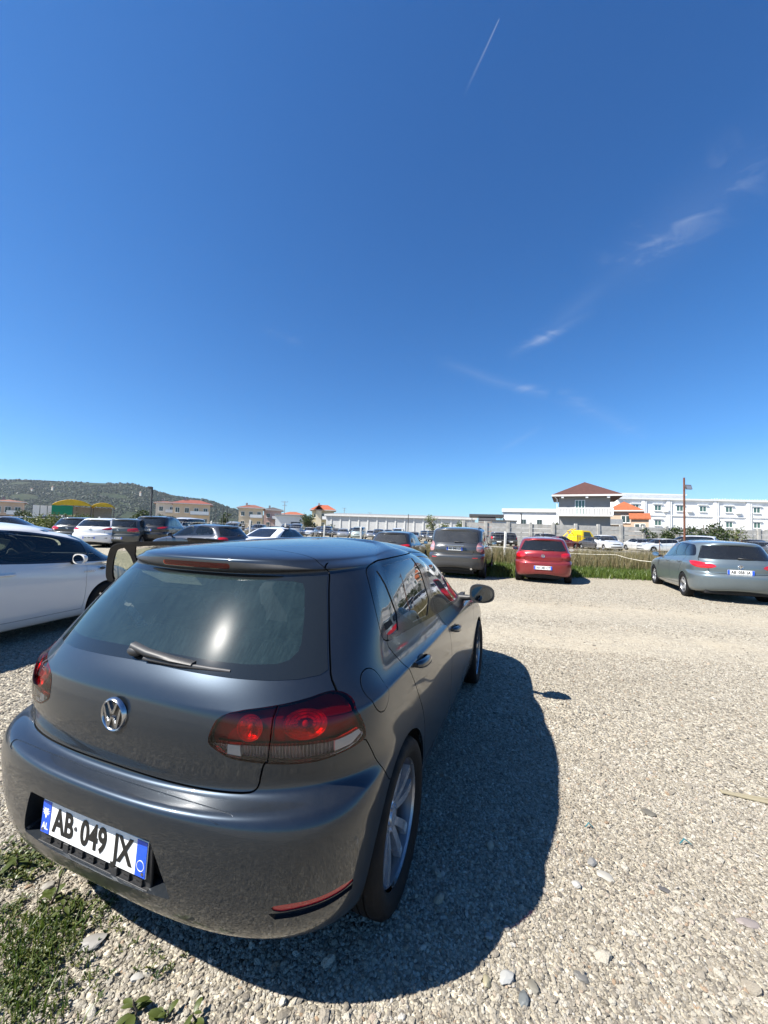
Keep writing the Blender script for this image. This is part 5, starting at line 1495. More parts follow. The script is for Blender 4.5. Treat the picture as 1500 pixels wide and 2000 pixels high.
m_ = rs.rand(90000) < np.where(y > fence_y(x) + 3.5, .5, 1.0); x, y = x[m_], y[m_]
blades('dry_grass', np.column_stack([x, y]), .30, .95, .018, 'grass_dry', rs, .3, 'tall dry brown grass and weeds along the wire fence')
x = rs.uniform(-20, 19, 13000); y = fence_y(x) + rs.uniform(-2.0, 4, 13000)
blades('weeds', np.column_stack([x, y]), .20, .50, .022, 'grass_green', rs, .4, 'green weeds growing among the dry grass')
# weeds at the lower left
def leaf_patch(name, cpx, n, spread, ls, mat, label, hmax=.10, seed=3, up=.6):
    rs = np.random.RandomState(seed); V = []; F = []
    cs = [gpt(*c) for c in cpx]
    for i in range(n):
        c = cs[rs.randint(len(cs))]; x = c.x + rs.normal(0, spread); y = c.y + rs.normal(0, spread * .7)
        nl = rs.randint(4, 8); a0 = rs.uniform(0, 6.28); hh = rs.uniform(.2, 1) * hmax
        for k in range(nl):
            a = a0 + k * 6.283 / nl + rs.normal(0, .3); l = ls * rs.uniform(.5, 1.3); w = l * rs.uniform(.22, .42); el = rs.uniform(.1, up + .5)
            d = np.array([math.cos(a) * math.cos(el), math.sin(a) * math.cos(el), math.sin(el)]); s = np.array([-math.sin(a), math.cos(a), 0]) * w / 2
            b = np.array([x, y, hh * .25]); mdl = b + d * l * .5 + np.array([0, 0, .15 * l]); tip = b + d * l + np.array([0, 0, -.12 * l])
            q = len(V); V += [b, mdl - s + [0, 0, w * .15], mdl, mdl + s + [0, 0, w * .15], tip]; F += [(q, q + 2, q + 1), (q, q + 3, q + 2), (q + 1, q + 2, q + 4), (q + 2, q + 3, q + 4)]
    o = mesh_obj(name, V, F, mat); struct(o, 'stuff', label); return o
leaf_patch('ground_weeds', [(20, 1900), (60, 1860), (40, 1960), (100, 1810), (130, 1780), (10, 1840), (90, 1900), (140, 1840), (30, 1790)], 400, .055, .022, 'weed_leaf', 'low green weeds sprouting through the gravel in front of the bumper', .05)
leaf_patch('ground_weeds', [(10, 1690), (40, 1680), (70, 1700), (0, 1720)], 110, .06, .034, 'weed_leaf', 'low weeds under the left corner of the bumper', .05, 8)
leaf_patch('ground_weeds', [(180, 1790), (230, 1830), (200, 1760), (300, 1880), (160, 1950)], 60, .05, .022, 'weed_leaf', 'sparse weeds dotted in front of the number plate', .04, 9)
x, y = [], []
for cpx in ((20, 1900), (60, 1950), (100, 1850), (30, 1820), (140, 1800), (80, 1990)):
    c = gpt(*cpx); x += list(c.x + rs.normal(0, .07, 90)); y += list(c.y + rs.normal(0, .05, 90))
blades('grass_tufts', np.column_stack([x, y]), .02, .075, .0045, 'grass_green', rs, .6, 'fine grass tufts among the weeds in front of the bumper')
def weed_plant(px, py, label, h, leaves, ls, seed, stemcol='bark'):
    rs = np.random.RandomState(seed); p = gpt(px, py); e = empty('weed_plant', p); tag(e, label, 'plant')
    top = Vector((rs.normal(0, .25 * h), rs.normal(0, .2 * h), h))
    st = [Vector((0, 0, -.01)), top * .35 + Vector((.01, 0, 0)), top * .7, top]
    tube('stem', st, [.004, .0035, .003, .0015], stemcol, e, 6)
    for i in range(leaves):
        t = rs.uniform(0, .9); b = top * t; a = rs.uniform(0, 6.28); l = ls * rs.uniform(.6, 1.2) * (1.1 - .5 * t); w = l * .38
        d = Vector((math.cos(a), math.sin(a), rs.uniform(.1, .8))).normalized(); s = Vector((-math.sin(a), math.cos(a), 0)) * w / 2; u = Vector((0, 0, 1))
        V = [b]; F = []
        for k, (tt, ww) in enumerate(((.3, .8), (.6, 1.0), (.85, .6))):
            c = b + d * l * tt - u * l * .35 * tt * tt; V += [c - s * ww + u * w * .12, c, c + s * ww + u * w * .12]
        V.append(b + d * l - u * l * .35)
        F = [(0, 2, 1), (0, 3, 2), (1, 2, 5, 4), (2, 3, 6, 5), (4, 5, 8, 7), (5, 6, 9, 8), (7, 8, 10), (8, 9, 10)]
        mesh_obj('leaf', V, F, 'weed_leaf', e, True)
    return e
weed_plant(97, 1765, 'tall thin-stemmed weed in front of the bumper\'s left side', .17, 9, .06, 1)
weed_plant(262, 1985, 'broad-leaved weed at the bottom edge with a drooping brown leaf', .05, 7, .075, 2)
weed_plant(318, 1996, 'small bright broad-leaved weed at the bottom edge, leftmost of a pair', .04, 6, .06, 3)
weed_plant(375, 1999, 'small bright broad-leaved weed at the bottom edge, rightmost of a pair', .03, 5, .06, 4)
weed_plant(122, 1800, 'bushy dark green weed at the foot of the tall stem', .07, 16, .055, 5)
weed_plant(30, 1700, 'spreading weed with purplish leaves below the bumper corner', .06, 12, .07, 6)
# ------------------------------------------------------------------ wire fence, rope, poles
simple('post_white', (.62, .60, .55), .85, var=.25, scale=10, bump=.1)
simple('wire', (.30, .30, .29), .5, metal=.6)
simple('rope', (.62, .58, .48), .9)
simple('rust', (.11, .040, .022), .85, var=.4, scale=9, bump=.2)
simple('steel_dark', (.05, .05, .052), .6, var=.2)
simple('steel_grey', (.28, .29, .30), .5, metal=.4, var=.2)
simple('concrete', (.36, .35, .325), .92, var=.25, scale=1.5, bump=.15)
simple('plaster', (.5, .5, .5), .9, objcol=True, var=.14, scale=1.2, bump=.05)
simple('roof_tile', (.5, .5, .5), .85, objcol=True, var=.35, scale=2.5, bump=.2)
simple('pane', (.035, .05, .05), .08, coat=.4)
simple('pane_green', (.07, .13, .11), .10, coat=.4)
simple('tarp_yellow', (.68, .42, .01), .6, var=.12, scale=2)
simple('tarp_green', (.0, .22, .10), .6, var=.12, scale=2)
fe = empty('wire_fence', (FENCE[0][0], FENCE[0][1], 0)); tag(fe, 'wire mesh fence on white posts between the gravel and the dry grass', 'fence')
def fpt(s):
    d = 0
    for (a, b) in zip(FENCE, FENCE[1:]):
        l = math.hypot(b[0] - a[0], b[1] - a[1])
        if s <= d + l or b == FENCE[-1]:
            t = (s - d) / l; return a[0] + (b[0] - a[0]) * t, a[1] + (b[1] - a[1]) * t
        d += l
ftot = sum(math.hypot(b[0] - a[0], b[1] - a[1]) for a, b in zip(FENCE, FENCE[1:]))
o0 = Vector((FENCE[0][0], FENCE[0][1], 0))
s_post = [0, 3.1, 6.16, 9.6, 12.86, 15.6, 18.5, 21.4, 24.4, 27.6, 30.8, 34, 37.2, 40.4, 43.6, 46.8, 50, 53]
tops = []
for i, s in enumerate(s_post):
    stake = s < 12
    x, y = fpt(s); z = gz(x, y); h = 1.62 + .08 * math.sin(i * 2.7)
    tl = (.03 * math.sin(i * 1.9), .04 * math.sin(i * 3.1 + 1))
    bm = bmesh.new()
    if stake: add_tube(bm, [(0, 0, -.1), (tl[0], tl[1], h * .9)], .014, 6)
    else: add_box(bm, (0, 0, h / 2), (.10, .10, h), (tl[0], tl[1], 0), .012); add_box(bm, (0, 0, h + .02), (.07, .07, .05), (tl[0], tl[1], 0), .01)
    p = bm_obj('post', bm, 'rust' if stake else 'post_white', fe); p.location = Vector((x, y, z)) - o0; tops.append((Vector((x, y, z)) - o0, h))
for hz in (.25, .55, .85, 1.15, 1.45):
    pts = []
    for (a, h), (b, h2) in zip(tops, tops[1:]):
        for t in (0, .5): pts.append(a.lerp(b, t) + Vector((0, 0, hz - (.03 if t else 0))))
    pts.append(tops[-1][0] + Vector((0, 0, hz))); tube('wire', pts, .0055, 'wire', fe, 4)
bm = bmesh.new()
for (a, h), (b, h2) in zip(tops[:14], tops[1:15]):
    n = int((b - a).length / .22)
    for k in range(1, n):
        q = a.lerp(b, k / n); add_tube(bm, [q + Vector((0, 0, .1)), q + Vector((.0, 0, 1.46))], .0035, 3, False)
mo = bm_obj('mesh_wires', bm, 'wire', fe); mo['kind'] = 'stuff'
rp = []
for px, py, Y in ((958, 1067, 19.4), (985, 1069, 19.2), (1045, 1078, 18.6), (1110, 1081, 17.9), (1160, 1083, 17.3), (1203, 1083.5, 16.8), (1225, 1090, 16.4), (1250, 1095, 15.8), (1280, 1098, 15.2)): rp.append(at(px, py, Y))
tag(tube('rope', rp, .011, 'rope', None, 5), 'pale rope sagging from the white fence post towards the silver estate', 'rope')
def pole(name, px, py_top, py_base, Y, rad, mat, label, extra=None):
    a = at(px, py_top, Y); b = at(px, py_base, Y); zb_ = gz(b.x, b.y)
    e = empty(name, (b.x, b.y, zb_)); tag(e, label, 'pole'); h = a.z - zb_
    tube('shaft', [(0, 0, -.1), (0, 0, h)], [rad, rad * .85], mat, e, 10)
    if extra: extra(e, h)
    return e
def flood(e, h):
    bm = bmesh.new(); add_box(bm, (.10, -.22, h - .62), (.42, .10, .30), (R(-18), 0, .15), .02); bm_obj('floodlight', bm, 'steel_dark', e)
    bm = bmesh.new(); add_box(bm, (.10, -.275, h - .635), (.36, .012, .24), (R(-18), 0, .15)); bm_obj('lamp_glass', bm, 'lamp_clear', e)
    tube('bracket', [(0, 0, h - .62), (.1, -.18, h - .62)], .02, 'steel_dark', e, 6)
pole('lamp_pole', 1337, 933, 1050, 24.5, .065, 'rust', 'rusty brown steel pole with a floodlight, rising behind the silver estate', flood)
def camlamp(e, h):
    bm = bmesh.new(); add_box(bm, (-.12, -.1, h - .05), (.30, .16, .14), (R(-10), 0, .3), .03); bm_obj('lamp_head', bm, 'steel_dark', e)
pole('lamp_pole', 294, 951, 1010, 30, .075, 'steel_dark', 'thin dark lamp pole on the left, in front of the hill', camlamp)
def crossarm(e, h):
    for dz, w in ((.3, 2.6), (1.6, 1.8)): box('crossarm', (0, 0, h - dz), (w, .15, .15), 'steel_grey', e)
    for sx in (-1.1, 0, 1.1): tube('insulator', [(sx, 0, h - .25), (sx, 0, h + .15)], .06, 'steel_dark', e, 6)
pole('power_pole', 555, 979, 1012, 150, .16, 'steel_grey', 'distant power pole with two crossarms between the pale houses', crossarm)
pole('power_pole', 797, 1004, 1030, 90, .10, 'steel_dark', 'short dark post in front of the long white building')
pole('power_pole', 672, 992, 1012, 260, .20, 'steel_grey', 'faint far power pole right of the red-roofed tall house', crossarm)
pole('power_pole', 722, 1001, 1015, 280, .20, 'steel_grey', 'faintest far power pole above the long white roof', crossarm)
pole('power_pole', 1018, 1003, 1036, 60, .09, 'steel_dark', 'dark post before the low white building', camlamp)
pole('power_pole', 1470, 1002, 1040, 52, .08, 'steel_grey', 'grey service pole in front of the white hotel', crossarm if False else None)
for px, yt, Y, lb in ((128, 979, 62, 'thin dark mast left of the yellow canopy ridge'), (197, 984, 66, 'thin dark mast at the yellow canopy'), (421, 993, 70, 'short dark post right of the peach houses'), (435, 992, 70, 'second short dark post right of the peach houses'), (443, 991, 70, 'third short dark post right of the peach houses')):
    pole('mast', px, yt, 1012, Y, .07, 'steel_dark', lb)

# ------------------------------------------------------------------ buildings
def wpt(px, Y): return at(px, 1040, Y).x
def bldg(name, px0, px1, Y, label, rot=None, cat='building'):
    x0, x1 = wpt(px0, Y), wpt(px1, Y); w = x1 - x0
    if rot is None: rot = -math.atan2((x0 + x1) / 2, Y) * .92; w *= math.cos(rot); x0 = (x0 + x1) / 2 - w / 2 * math.cos(rot); y0 = Y - w / 2 * math.sin(rot)
    else: y0 = Y
    e = empty(name, (x0, y0, gz(x0, Y)), rot); tag(e, label, cat); return e, w
def zpx(px, py, Y): return at(px, py, Y).z - gz(wpt(px, Y), Y)
def coloured(o, col): o.color = (*col, 1); return o
def window(e, x, z, w, h, pane='pane', frame='white_paint', y=0.0, bars=1, sill=True):
    bm = bmesh.new(); t = max(.06, w * .06)
    add_box(bm, (x - w / 2 + t / 2, y - .03, z), (t, .10, h)); add_box(bm, (x + w / 2 - t / 2, y - .03, z), (t, .10, h))
    add_box(bm, (x, y - .03, z + h / 2 - t / 2), (w - 2 * t, .10, t)); add_box(bm, (x, y - .03, z - h / 2 + t / 2), (w - 2 * t, .10, t))
    for k in range(bars): add_box(bm, (x - w / 2 + w * (k + 1) / (bars + 1), y - .03, z), (t * .8, .09, h - 2 * t))
    f = bm_obj('window', bm, frame, e)
    box('pane', (x, y - .012, z), (w - t, .03, h - t), pane, f)
    if sill: box('sill', (x, y - .08, z - h / 2 - .04), (w + .2, .2, .07), frame, f)
    return f
def wall_box(e, x0, x1, y0, y1, z0, z1, col, name='wall', mat='plaster'):
    return coloured(box(name, ((x0 + x1) / 2, (y0 + y1) / 2, (z0 + z1) / 2), (x1 - x0, y1 - y0, z1 - z0), mat, e), col)
def hip_roof(e, x0, x1, y0, y1, z, h, col, over=.7, ridge=.3, thick=.22, name='roof'):
    a, b, c, d = x0 - over, x1 + over, y0 - over, y1 + over; rl = (b - a) * ridge / 2; mx, my = (a + b) / 2, (c + d) / 2
    if (b - a) >= (d - c): r0, r1 = (mx - rl, my), (mx + rl, my)
    else: rl = (d - c) * ridge / 2; r0, r1 = (mx, my - rl), (mx, my + rl)
    V = [(a, c, z), (b, c, z), (b, d, z), (a, d, z), (a, c, z + thick), (b, c, z + thick), (b, d, z + thick), (a, d, z + thick), (*r0, z + h), (*r1, z + h)]
    if (b - a) >= (d - c): T = [(4, 5, 9, 8), (6, 7, 8, 9), (5, 6, 9), (7, 4, 8)]
    else: T = [(5, 6, 9, 8), (7, 4, 8, 9), (4, 5, 8), (6, 7, 9)]
    F = [(3, 2, 1, 0)] + T
    o = coloured(mesh_obj(name, V, F, 'roof_tile', e), col)
    V2 = V[:8]; coloured(mesh_obj('eaves', [(x + (.01 if x > mx else -.01), y + (.01 if y > my else -.01), zz) for x, y, zz in V2], [(0, 1, 5, 4), (1, 2, 6, 5), (2, 3, 7, 6), (3, 0, 4, 7)], 'plaster', o), (.62, .61, .58))
    return o
def gable_roof(e, x0, x1, y0, y1, z, h, col, over=.5, axis='x'):
    a, b, c, d = x0 - over, x1 + over, y0 - over, y1 + over; t = .18
    if axis == 'x': my = (c + d) / 2; V = [(a, c, z), (b, c, z), (b, my, z + h), (a, my, z + h), (a, d, z), (b, d, z)]; F = [(0, 1, 2, 3), (3, 2, 5, 4)]
    else: mx = (a + b) / 2; V = [(a, c, z), (a, d, z), (mx, d, z + h), (mx, c, z + h), (b, c, z), (b, d, z)]; F = [(0, 3, 2, 1), (3, 4, 5, 2)]
    n = len(V); V = V + [(x, y, zz + t) for x, y, zz in V]
    F2 = F + [tuple(k + n for k in f[::-1]) for f in F]
    cnt = {}
    for f in F:
        for p, q in zip(f, f[1:] + f[:1]): cnt[(p, q)] = 1
    for (p, q) in cnt:
        if (q, p) not in cnt: F2.append((q, p, p + n, q + n))
    return coloured(mesh_obj('roof', V, F2, 'roof_tile', e), col)
GREYW = (.27, .265, .26); PEACH = (.62, .48, .33); WHITE = (.80, .80, .79)
# two-storey grey house with the brown hipped roof
Y = 58; e, w = bldg('house', 1091, 1190, Y, 'two-storey grey house with brown hipped roof and white balcony', None, 'house')
zb1 = zpx(1140, 1006, Y); ze = zpx(1140, 970, Y); zr = zpx(1140, 943, Y + 5)
wall_box(e, 0, w, 0, 9.5, 0, ze, GREYW)
hip_roof(e, 0, w + .5, 0, 9.5, ze, zr - ze, (.085, .032, .024), 1.0, .02, .25)
wall_box(e, -.1, w + .25, -1.25, .0, zb1 - .22, zb1, (.55, .54, .52), 'balcony_slab')
bx0, bx1 = -.05, w + .2
box('balcony_rail', ((bx0 + bx1) / 2, -1.17, zb1 + .95), (bx1 - bx0, .16, .12), 'white_paint', e)
for k in range(34):
    x = bx0 + .15 + k * (bx1 - bx0 - .3) / 33; box('baluster', (x, -1.17, zb1 + .45), (.075, .10, .88), 'white_paint', e)
for x in (bx0 + .05, (bx0 + bx1) * .31, (bx0 + bx1) * .64, bx1 - .05): box('balcony_post', (x, -1.17, zb1 + .5), (.24, .22, 1.06), 'white_paint', e)
window(e, w * .42, zb1 + 1.15, 1.35, 2.2, 'pane_green', 'white_paint', 0, 2, False)
for x in (.5, w * .55, w - .3): box('corbel', (x, -.45, ze - .13), (.35, .9, .22), 'white_paint', e)
tube('drainpipe', [(-.25, -.3, 0), (-.25, -.3, ze - .4), (-.55, -.8, ze - .1)], .06, 'white_paint', e, 6)
box('door', (w * .3, -.03, 1.1), (1.1, .08, 2.2), 'steel_dark', e)
# house with the orange roof
Y = 70; e, w = bldg('house', 1190, 1257, Y, 'peach house with bright orange tiled roof and white-framed windows', None, 'house')
ze = zpx(1225, 999, Y); zr = zpx(1225, 977, Y)
wall_box(e, 0, w, 0, 8, 0, ze, (.50, .37, .27)); hip_roof(e, 0, w * .9, 0, 8, ze, zr - ze, (.34, .095, .035), .5, .25)
wall_box(e, w * .62, w + .5, -1.8, 0, 0, ze - 1.5, (.50, .37, .27), 'porch_wall'); gable_roof(e, w * .62, w + .5, -1.8, 1.0, ze - 1.5, 1.0, (.34, .095, .035), .3, 'x')
for x, y_ in ((w * .42, 0), (w * .54, 0)): window(e, x, ze - 1.4, .75, 1.3, 'pane', 'white_paint', y_, 0)
for x in (w * .78, w * .93): window(e, x, ze - 2.9, .75, 1.3, 'pane', 'white_paint', -1.8, 0)
for x in (w * .35, w * .50): window(e, x, ze - 4.6, .8, 1.2, 'pane', 'white_paint', 0, 0)
box('balcony_slab', (w * .18, -.6, ze - 2.4), (w * .42, 1.2, .2), 'concrete', e); box('balcony_rail', (w * .18, -1.15, ze - 1.9), (w * .42, .06, .9), 'steel_grey', e)
# white hotel
Y = 84; e, w = bldg('hotel_building', 1206, 1640, Y, 'long white hotel building with two rows of windows and flat roof', R(3.2) * -1)
zt = zpx(1300, 977, Y); wall_box(e, 0, w, 0, 14, 0, zt, WHITE)
wall_box(e, -.15, w + .15, -.35, 14.2, zt, zt + .35, (.70, .71, .72), 'parapet'); wall_box(e, -.05, w, -.14, 0, zt - 3.45, zt - 3.2, (.72, .72, .72), 'cornice')
wall_box(e, 1.2, wpt(1350, Y) - wpt(1206, Y), 3, 10, zt + .35, zt + 1.3, WHITE, 'penthouse'); wall_box(e, .6, wpt(1352, Y) - wpt(1206, Y), 2.4, 10.5, zt + 1.3, zt + 1.6, (.55, .57, .60), 'penthouse_roof')
for px in (1254, 1301, 1388, 1449, 1510): 
    x = wpt(px, Y) - wpt(1206, Y); wall_box(e, x - .35, x + .35, -.22, 0, 0, zt, (.76, .76, .76), 'pilaster'); tube('drainpipe', [(x + .6, -.15, 0), (x + .6, -.15, zt - .2)], .07, 'white_paint', e, 6)
for row, z in ((0, zt - 1.75), (1, zt - 4.95), (2, zt - 8.0)):
    for px in (1240, 1282, 1323, 1366, 1414, 1465, 1530):
        if row == 1 and px in (1240, 1323, 1366): continue
        window(e, wpt(px, Y) - wpt(1206, Y), z, 1.45, 1.25, 'pane_green', 'white_paint', 0, 1); x = wpt(px, Y) - wpt(1206, Y); box('window_hood', (x, -.1, z + .85), (2.1, .24, .14), 'white_paint', e)
for px, z in ((1296, zt - 2.3), (1340, zt - 2.2), (1380, zt - 5.4), (1430, zt - 2.3), (1482, zt - 5.5), (1495, zt - 2.2)): box('air_conditioner', (wpt(px, Y) - wpt(1206, Y), -.22, z), (.95, .4, .65), 'plate_white', e, None, .03)
# roof letters seen as a fine fringe on the right end: plain uprights
for k in range(24): box('roof_letter_bar', (wpt(1385, Y) - wpt(1206, Y) + k * .55, .3, zt + .46), (.06, .06, .22 + .10 * ((k * 7) % 3)), 'white_paint', e)
# low white building with the dark canopy
Y = 74; e, w = bldg('low_building', 981, 1096, Y, 'low white flat-roofed building with two small windows, left of the grey house')
zt = zpx(1030, 999, Y); wall_box(e, 0, w, 0, 12, 0, zt, (.74, .75, .75)); wall_box(e, -.2, w + .2, -.3, 12.2, zt - .1, zt + .55, (.66, .67, .68), 'roof_edge')
for px in (1020, 1049): window(e, wpt(px, Y) - wpt(981, Y), zt - 2.0, .9, 1.0, 'pane', 'steel_grey', 0, 1)
e, w = bldg('canopy_shelter', 918, 981, 72, 'flat dark canopy on thin columns beside the low white building', None, 'canopy')
zt = zpx(950, 1007, 72); box('canopy_roof', (w / 2, 3, zt), (w + .4, 7, .45), 'steel_dark', e)
for k in range(5): tube('column', [(.3 + k * (w - .6) / 4, .2, 0), (.3 + k * (w - .6) / 4, .2, zt - .2)], .07, 'steel_grey', e, 6)
Y = 62; e, w = bldg('shed', 961, 1008, Y, 'grey metal shed with dark roof edge behind the parked SUV', None, 'shed')
zt = zpx(985, 1018, Y); wall_box(e, 0, w, 0, 4, 0, zt, (.42, .44, .46)); box('roof', (w / 2, 2, zt + .08), (w + .3, 4.4, .16), 'steel_dark', e); box('door', (w * .5, -.03, 1.05), (.9, .06, 2.1), 'steel_grey', e)
Y = 66; e, w = bldg('brick_shed', 935, 962, Y, 'small unplastered brick shed left of the grey metal shed', None, 'shed')
zt = zpx(948, 1020, Y); wall_box(e, 0, w, 0, 4, 0, zt, (.42, .16, .08)); box('roof', (w / 2, 2, zt + .06), (w + .2, 4.2, .12), 'concrete', e); gable_roof(e, w * .1, w * 1.2, 5, 9, zt + .3, 1.0, (.05, .05, .055), .3, 'x'); box('door', (w * .4, -.03, 1.0), (.9, .06, 2.0), 'steel_dark', e)
# long white hall
Y = 112; e, w = bldg('long_hall', 636, 925, Y, 'very long low white hall with grey roof in the far centre', R(-2.0))
zt = zpx(780, 1013, Y); wall_box(e, 0, w, 0, 16, 0, zt, (.50, .50, .49)); hip_roof(e, 0, w, 0, 16, zt, 1.2, (.22, .225, .23), .5, .9, .5)
for k in range(16): 
    x = 1.5 + k * (w - 3) / 15; wall_box(e, x - .18, x + .18, -.16, 0, 0, zt, (.60, .60, .58), 'pilaster')
Y = 100; e, w = bldg('white_shed', 537, 590, Y, 'white single-storey shed left of the tall red-roofed house', None, 'shed')
zt = zpx(560, 1007, Y); wall_box(e, 0, w, 0, 6, 0, zt, (.70, .70, .68)); box('roof', (w / 2, 3, zt + .12), (w + .6, 6.8, .24), 'steel_grey', e); box('door', (w * .75, -.03, 1.4), (2.4, .06, 2.8), 'steel_dark', e)
def house(px0, px1, Y, ytop, yeave, col, rcol, label, wins=3, ridge=.25, chim=True):
    e, w = bldg('house', px0, px1, Y, label, None, 'house'); mid = (px0 + px1) / 2; ze = zpx(mid, yeave, Y); zr = zpx(mid, ytop, Y); dp = max(7, w * .8)
    wall_box(e, 0, w, 0, dp, 0, ze, col); r = hip_roof(e, 0, w, 0, dp, ze, zr - ze, rcol, .7, ridge)
    if chim: box('chimney', (w * .3, dp * .4, zr - .1), (.6, .6, 1.3), 'concrete', r)
    for k in range(wins):
        for z in (ze - 1.7, ze - 4.6):
            if z > 1.0: window(e, w * (k + .5) / wins, z, 1.1, 1.4, 'pane', 'white_paint', 0, 1)
    box('balcony_slab', (w * .72, -.7, ze - 2.9), (w * .5, 1.4, .22), 'concrete', e); box('balcony_rail', (w * .72, -1.35, ze - 2.35), (w * .5, .08, .9), 'plate_white', e)
    box('door', (w * .2, -.03, 1.1), (1.1, .06, 2.2), 'steel_dark', e); return e, w, ze, zr
house(302, 343, 118, 978, 983, (.66, .60, .50), (.20, .085, .06), 'cream house with dull brown roof, leftmost of the two beside the lamp pole', 2)
house(336, 408, 108, 975, 985, PEACH, (.22, .06, .04), 'large peach house with reddish hipped roof under the hill', 4, .35)
house(465, 512, 120, 985, 993, (.68, .55, .38), (.20, .075, .05), 'cream house with brown hipped roof, left of the pink house', 3)
house(514, 548, 130, 990, 997, (.60, .44, .40), (.07, .06, .06), 'pinkish house with dark grey roof left of the power pole', 2)
house(549, 592, 160, 999, 1006, (.55, .42, .33), (.33, .10, .05), 'low house showing only its red roof behind the white shed', 2, .25, False)
house(-16, 40, 92, 975, 981, (.58, .44, .33), (.22, .10, .07), 'peach house with brown roof at the left edge below the hill', 3, .4)
e, w, ze, zr = house(608, 651, 126, 985, 997, (.50, .45, .30), (.36, .09, .04), 'tall ochre house with orange-red gabled roof and chimney, standing alone in the middle', 3, .35)
gable_roof(e, w * .12, w * .5, -1.4, 3, ze - .2, (zr - ze) * .9, (.36, .09, .04), .4, 'y'); wall_box(e, w * .18, w * .44, -1.0, 0, 0, ze - .1, (.60, .54, .40), 'bay_wall')
# yellow and green arched canopies of the car wash
Y = 58; e, w = bldg('arched_canopy', 102, 221, Y, 'yellow arched canopies with green side sheet below the hill', None, 'canopy')
zt = zpx(160, 988, Y); zc = zpx(160, 977, Y)
for k, (a, b) in enumerate(((0, w * .62), (w * .60, w))):
    n = 14; V = []; F = []
    for j, yy in enumerate((0, 7)):
        for i in range(n + 1):
            t = i / n; V.append((a + (b - a) * t, yy + k * .8, zt + (zc - zt) * (1 if k == 0 else .75) * math.sin(math.pi * t) ** .7))
    for i in range(n): F.append((i, i + 1, n + 2 + i, n + 1 + i))
    V += [(x, y, z - .12) for x, y, z in V]; m0 = 2 * (n + 1); F += [tuple(q + m0 for q in f[::-1]) for f in F]
    for i in range(n): F.append((i + 1, i, i + m0, i + 1 + m0))
    mesh_obj('canopy_sheet', V, F, 'tarp_yellow', e, True)
    n2 = 10; V = [(a, k * .8, zt)] + [(a + (b - a) * i / n2, k * .8, zt + (zc - zt) * (1 if k == 0 else .75) * math.sin(math.pi * i / n2) ** .7 - .05) for i in range(1, n2)] + [(b, k * .8, zt)]
    mesh_obj('canopy_end', V + [(x, y + .06, z) for x, y, z in V], [tuple(range(n2 + 1)), tuple(range(2 * n2 + 1, n2, -1))], 'tarp_yellow', e)
box('side_sheet', (w * .16, .05, zt - .75), (w * .32, .08, 1.35), 'tarp_green', e)
for x in (0.05, w * .32, w * .61, w - .1):
    for yy in (.1, 6.9): tube('column', [(x, yy, 0), (x, yy, zt)], .06, 'steel_dark', e, 6)
box('back_wall', (w * .5, 7.5, zt * .5), (w * .9, .15, zt), 'steel_grey', e)
Y = 60; e, w = bldg('sheet_fence', 61, 103, Y, 'white sheet hoarding left of the green canopy side', None, 'fence')
zt = zpx(82, 987, Y)
for k in range(3): box('sheet', (w * (k + .5) / 3, .03 * (k % 2), zt / 2), (w / 3 - .12, .06, zt), 'plate_white', e)
# precast concrete wall on the right
Y = 53; e, w = bldg('concrete_wall', 905, 1640, Y, 'grey precast concrete plank wall behind the far parked cars', R(-1.5), 'wall')
zt = zpx(1200, 1028, Y); nb = 17
for k in range(nb + 1): box('wall_post', (w * k / nb, -.02, zt / 2 + .1), (.34, .30, zt + .2), 'concrete', e)
for k in range(nb):
    for j in range(5): box('plank', (w * (k + .5) / nb, .02 * ((j + k) % 2), zt * (j + .5) / 5), (w / nb - .36, .12, zt / 5 - .035), 'concrete', e)

# ------------------------------------------------------------------ trees and bushes
def leafcloud(bmname, blobs, n, ls, mat, parent, seed):
    rs = np.random.RandomState(seed); V = []; F = []
    tot = sum(b[3] ** 2 for b in blobs)
    for (bx, by, bz, br, bzs) in blobs:
        for _ in range(int(n * br * br / tot)):
            d = rs.normal(0, 1, 3); d /= np.linalg.norm(d); r = br * rs.uniform(.55, 1.08) * (1 + .25 * math.sin(d[0] * 5 + d[2] * 4 + bx))
            c = np.array([bx + d[0] * r, by + d[1] * r, bz + d[2] * r * bzs]); u = rs.normal(0, 1, 3); u /= np.linalg.norm(u); v = np.cross(u, rs.normal(0, 1, 3)); v /= np.linalg.norm(v)
            s = ls * rs.uniform(.5, 1.3); q = len(V); V += [c - u * s, c + v * s * .5, c + u * s, c - v * s * .5]; F.append((q, q + 1, q + 2, q + 3))
    return mesh_obj(bmname, V, F, mat, parent)
def tree(px, py_base, Y, h, w, label, mat='tree_leaf', n=1500, ls=.16, seed=1, name='tree', trunk=.35, cat='tree'):
    x = wpt(px, Y); rs = np.random.RandomState(seed); e = empty(name, (x, Y, gz(x, Y))); tag(e, label, cat)
    bm = bmesh.new(); add_tube(bm, [(0, 0, -.1), (.03 * h, 0, h * trunk), (0, .02 * h, h * .75)], [.035 * h, .025 * h, .008 * h], 7)
    for k in range(5):
        a = k * 1.26; z0 = h * (trunk + .08 * k); add_tube(bm, [(.02 * h, 0, z0), (w * .3 * math.cos(a), w * .3 * math.sin(a), z0 + h * .18)], [.014 * h, .005 * h], 5)
    bm_obj('trunk', bm, 'bark', e)
    bl = []
    for k in range(11):
        a = rs.uniform(0, 6.28); r = w * .5 * rs.uniform(.1, .72); z = h * rs.uniform(trunk + .12, .86); bl.append((r * math.cos(a), r * math.sin(a), z, w * rs.uniform(.15, .26), .8))
    leafcloud('crown', bl, n, ls, mat, e, seed + 50); return e
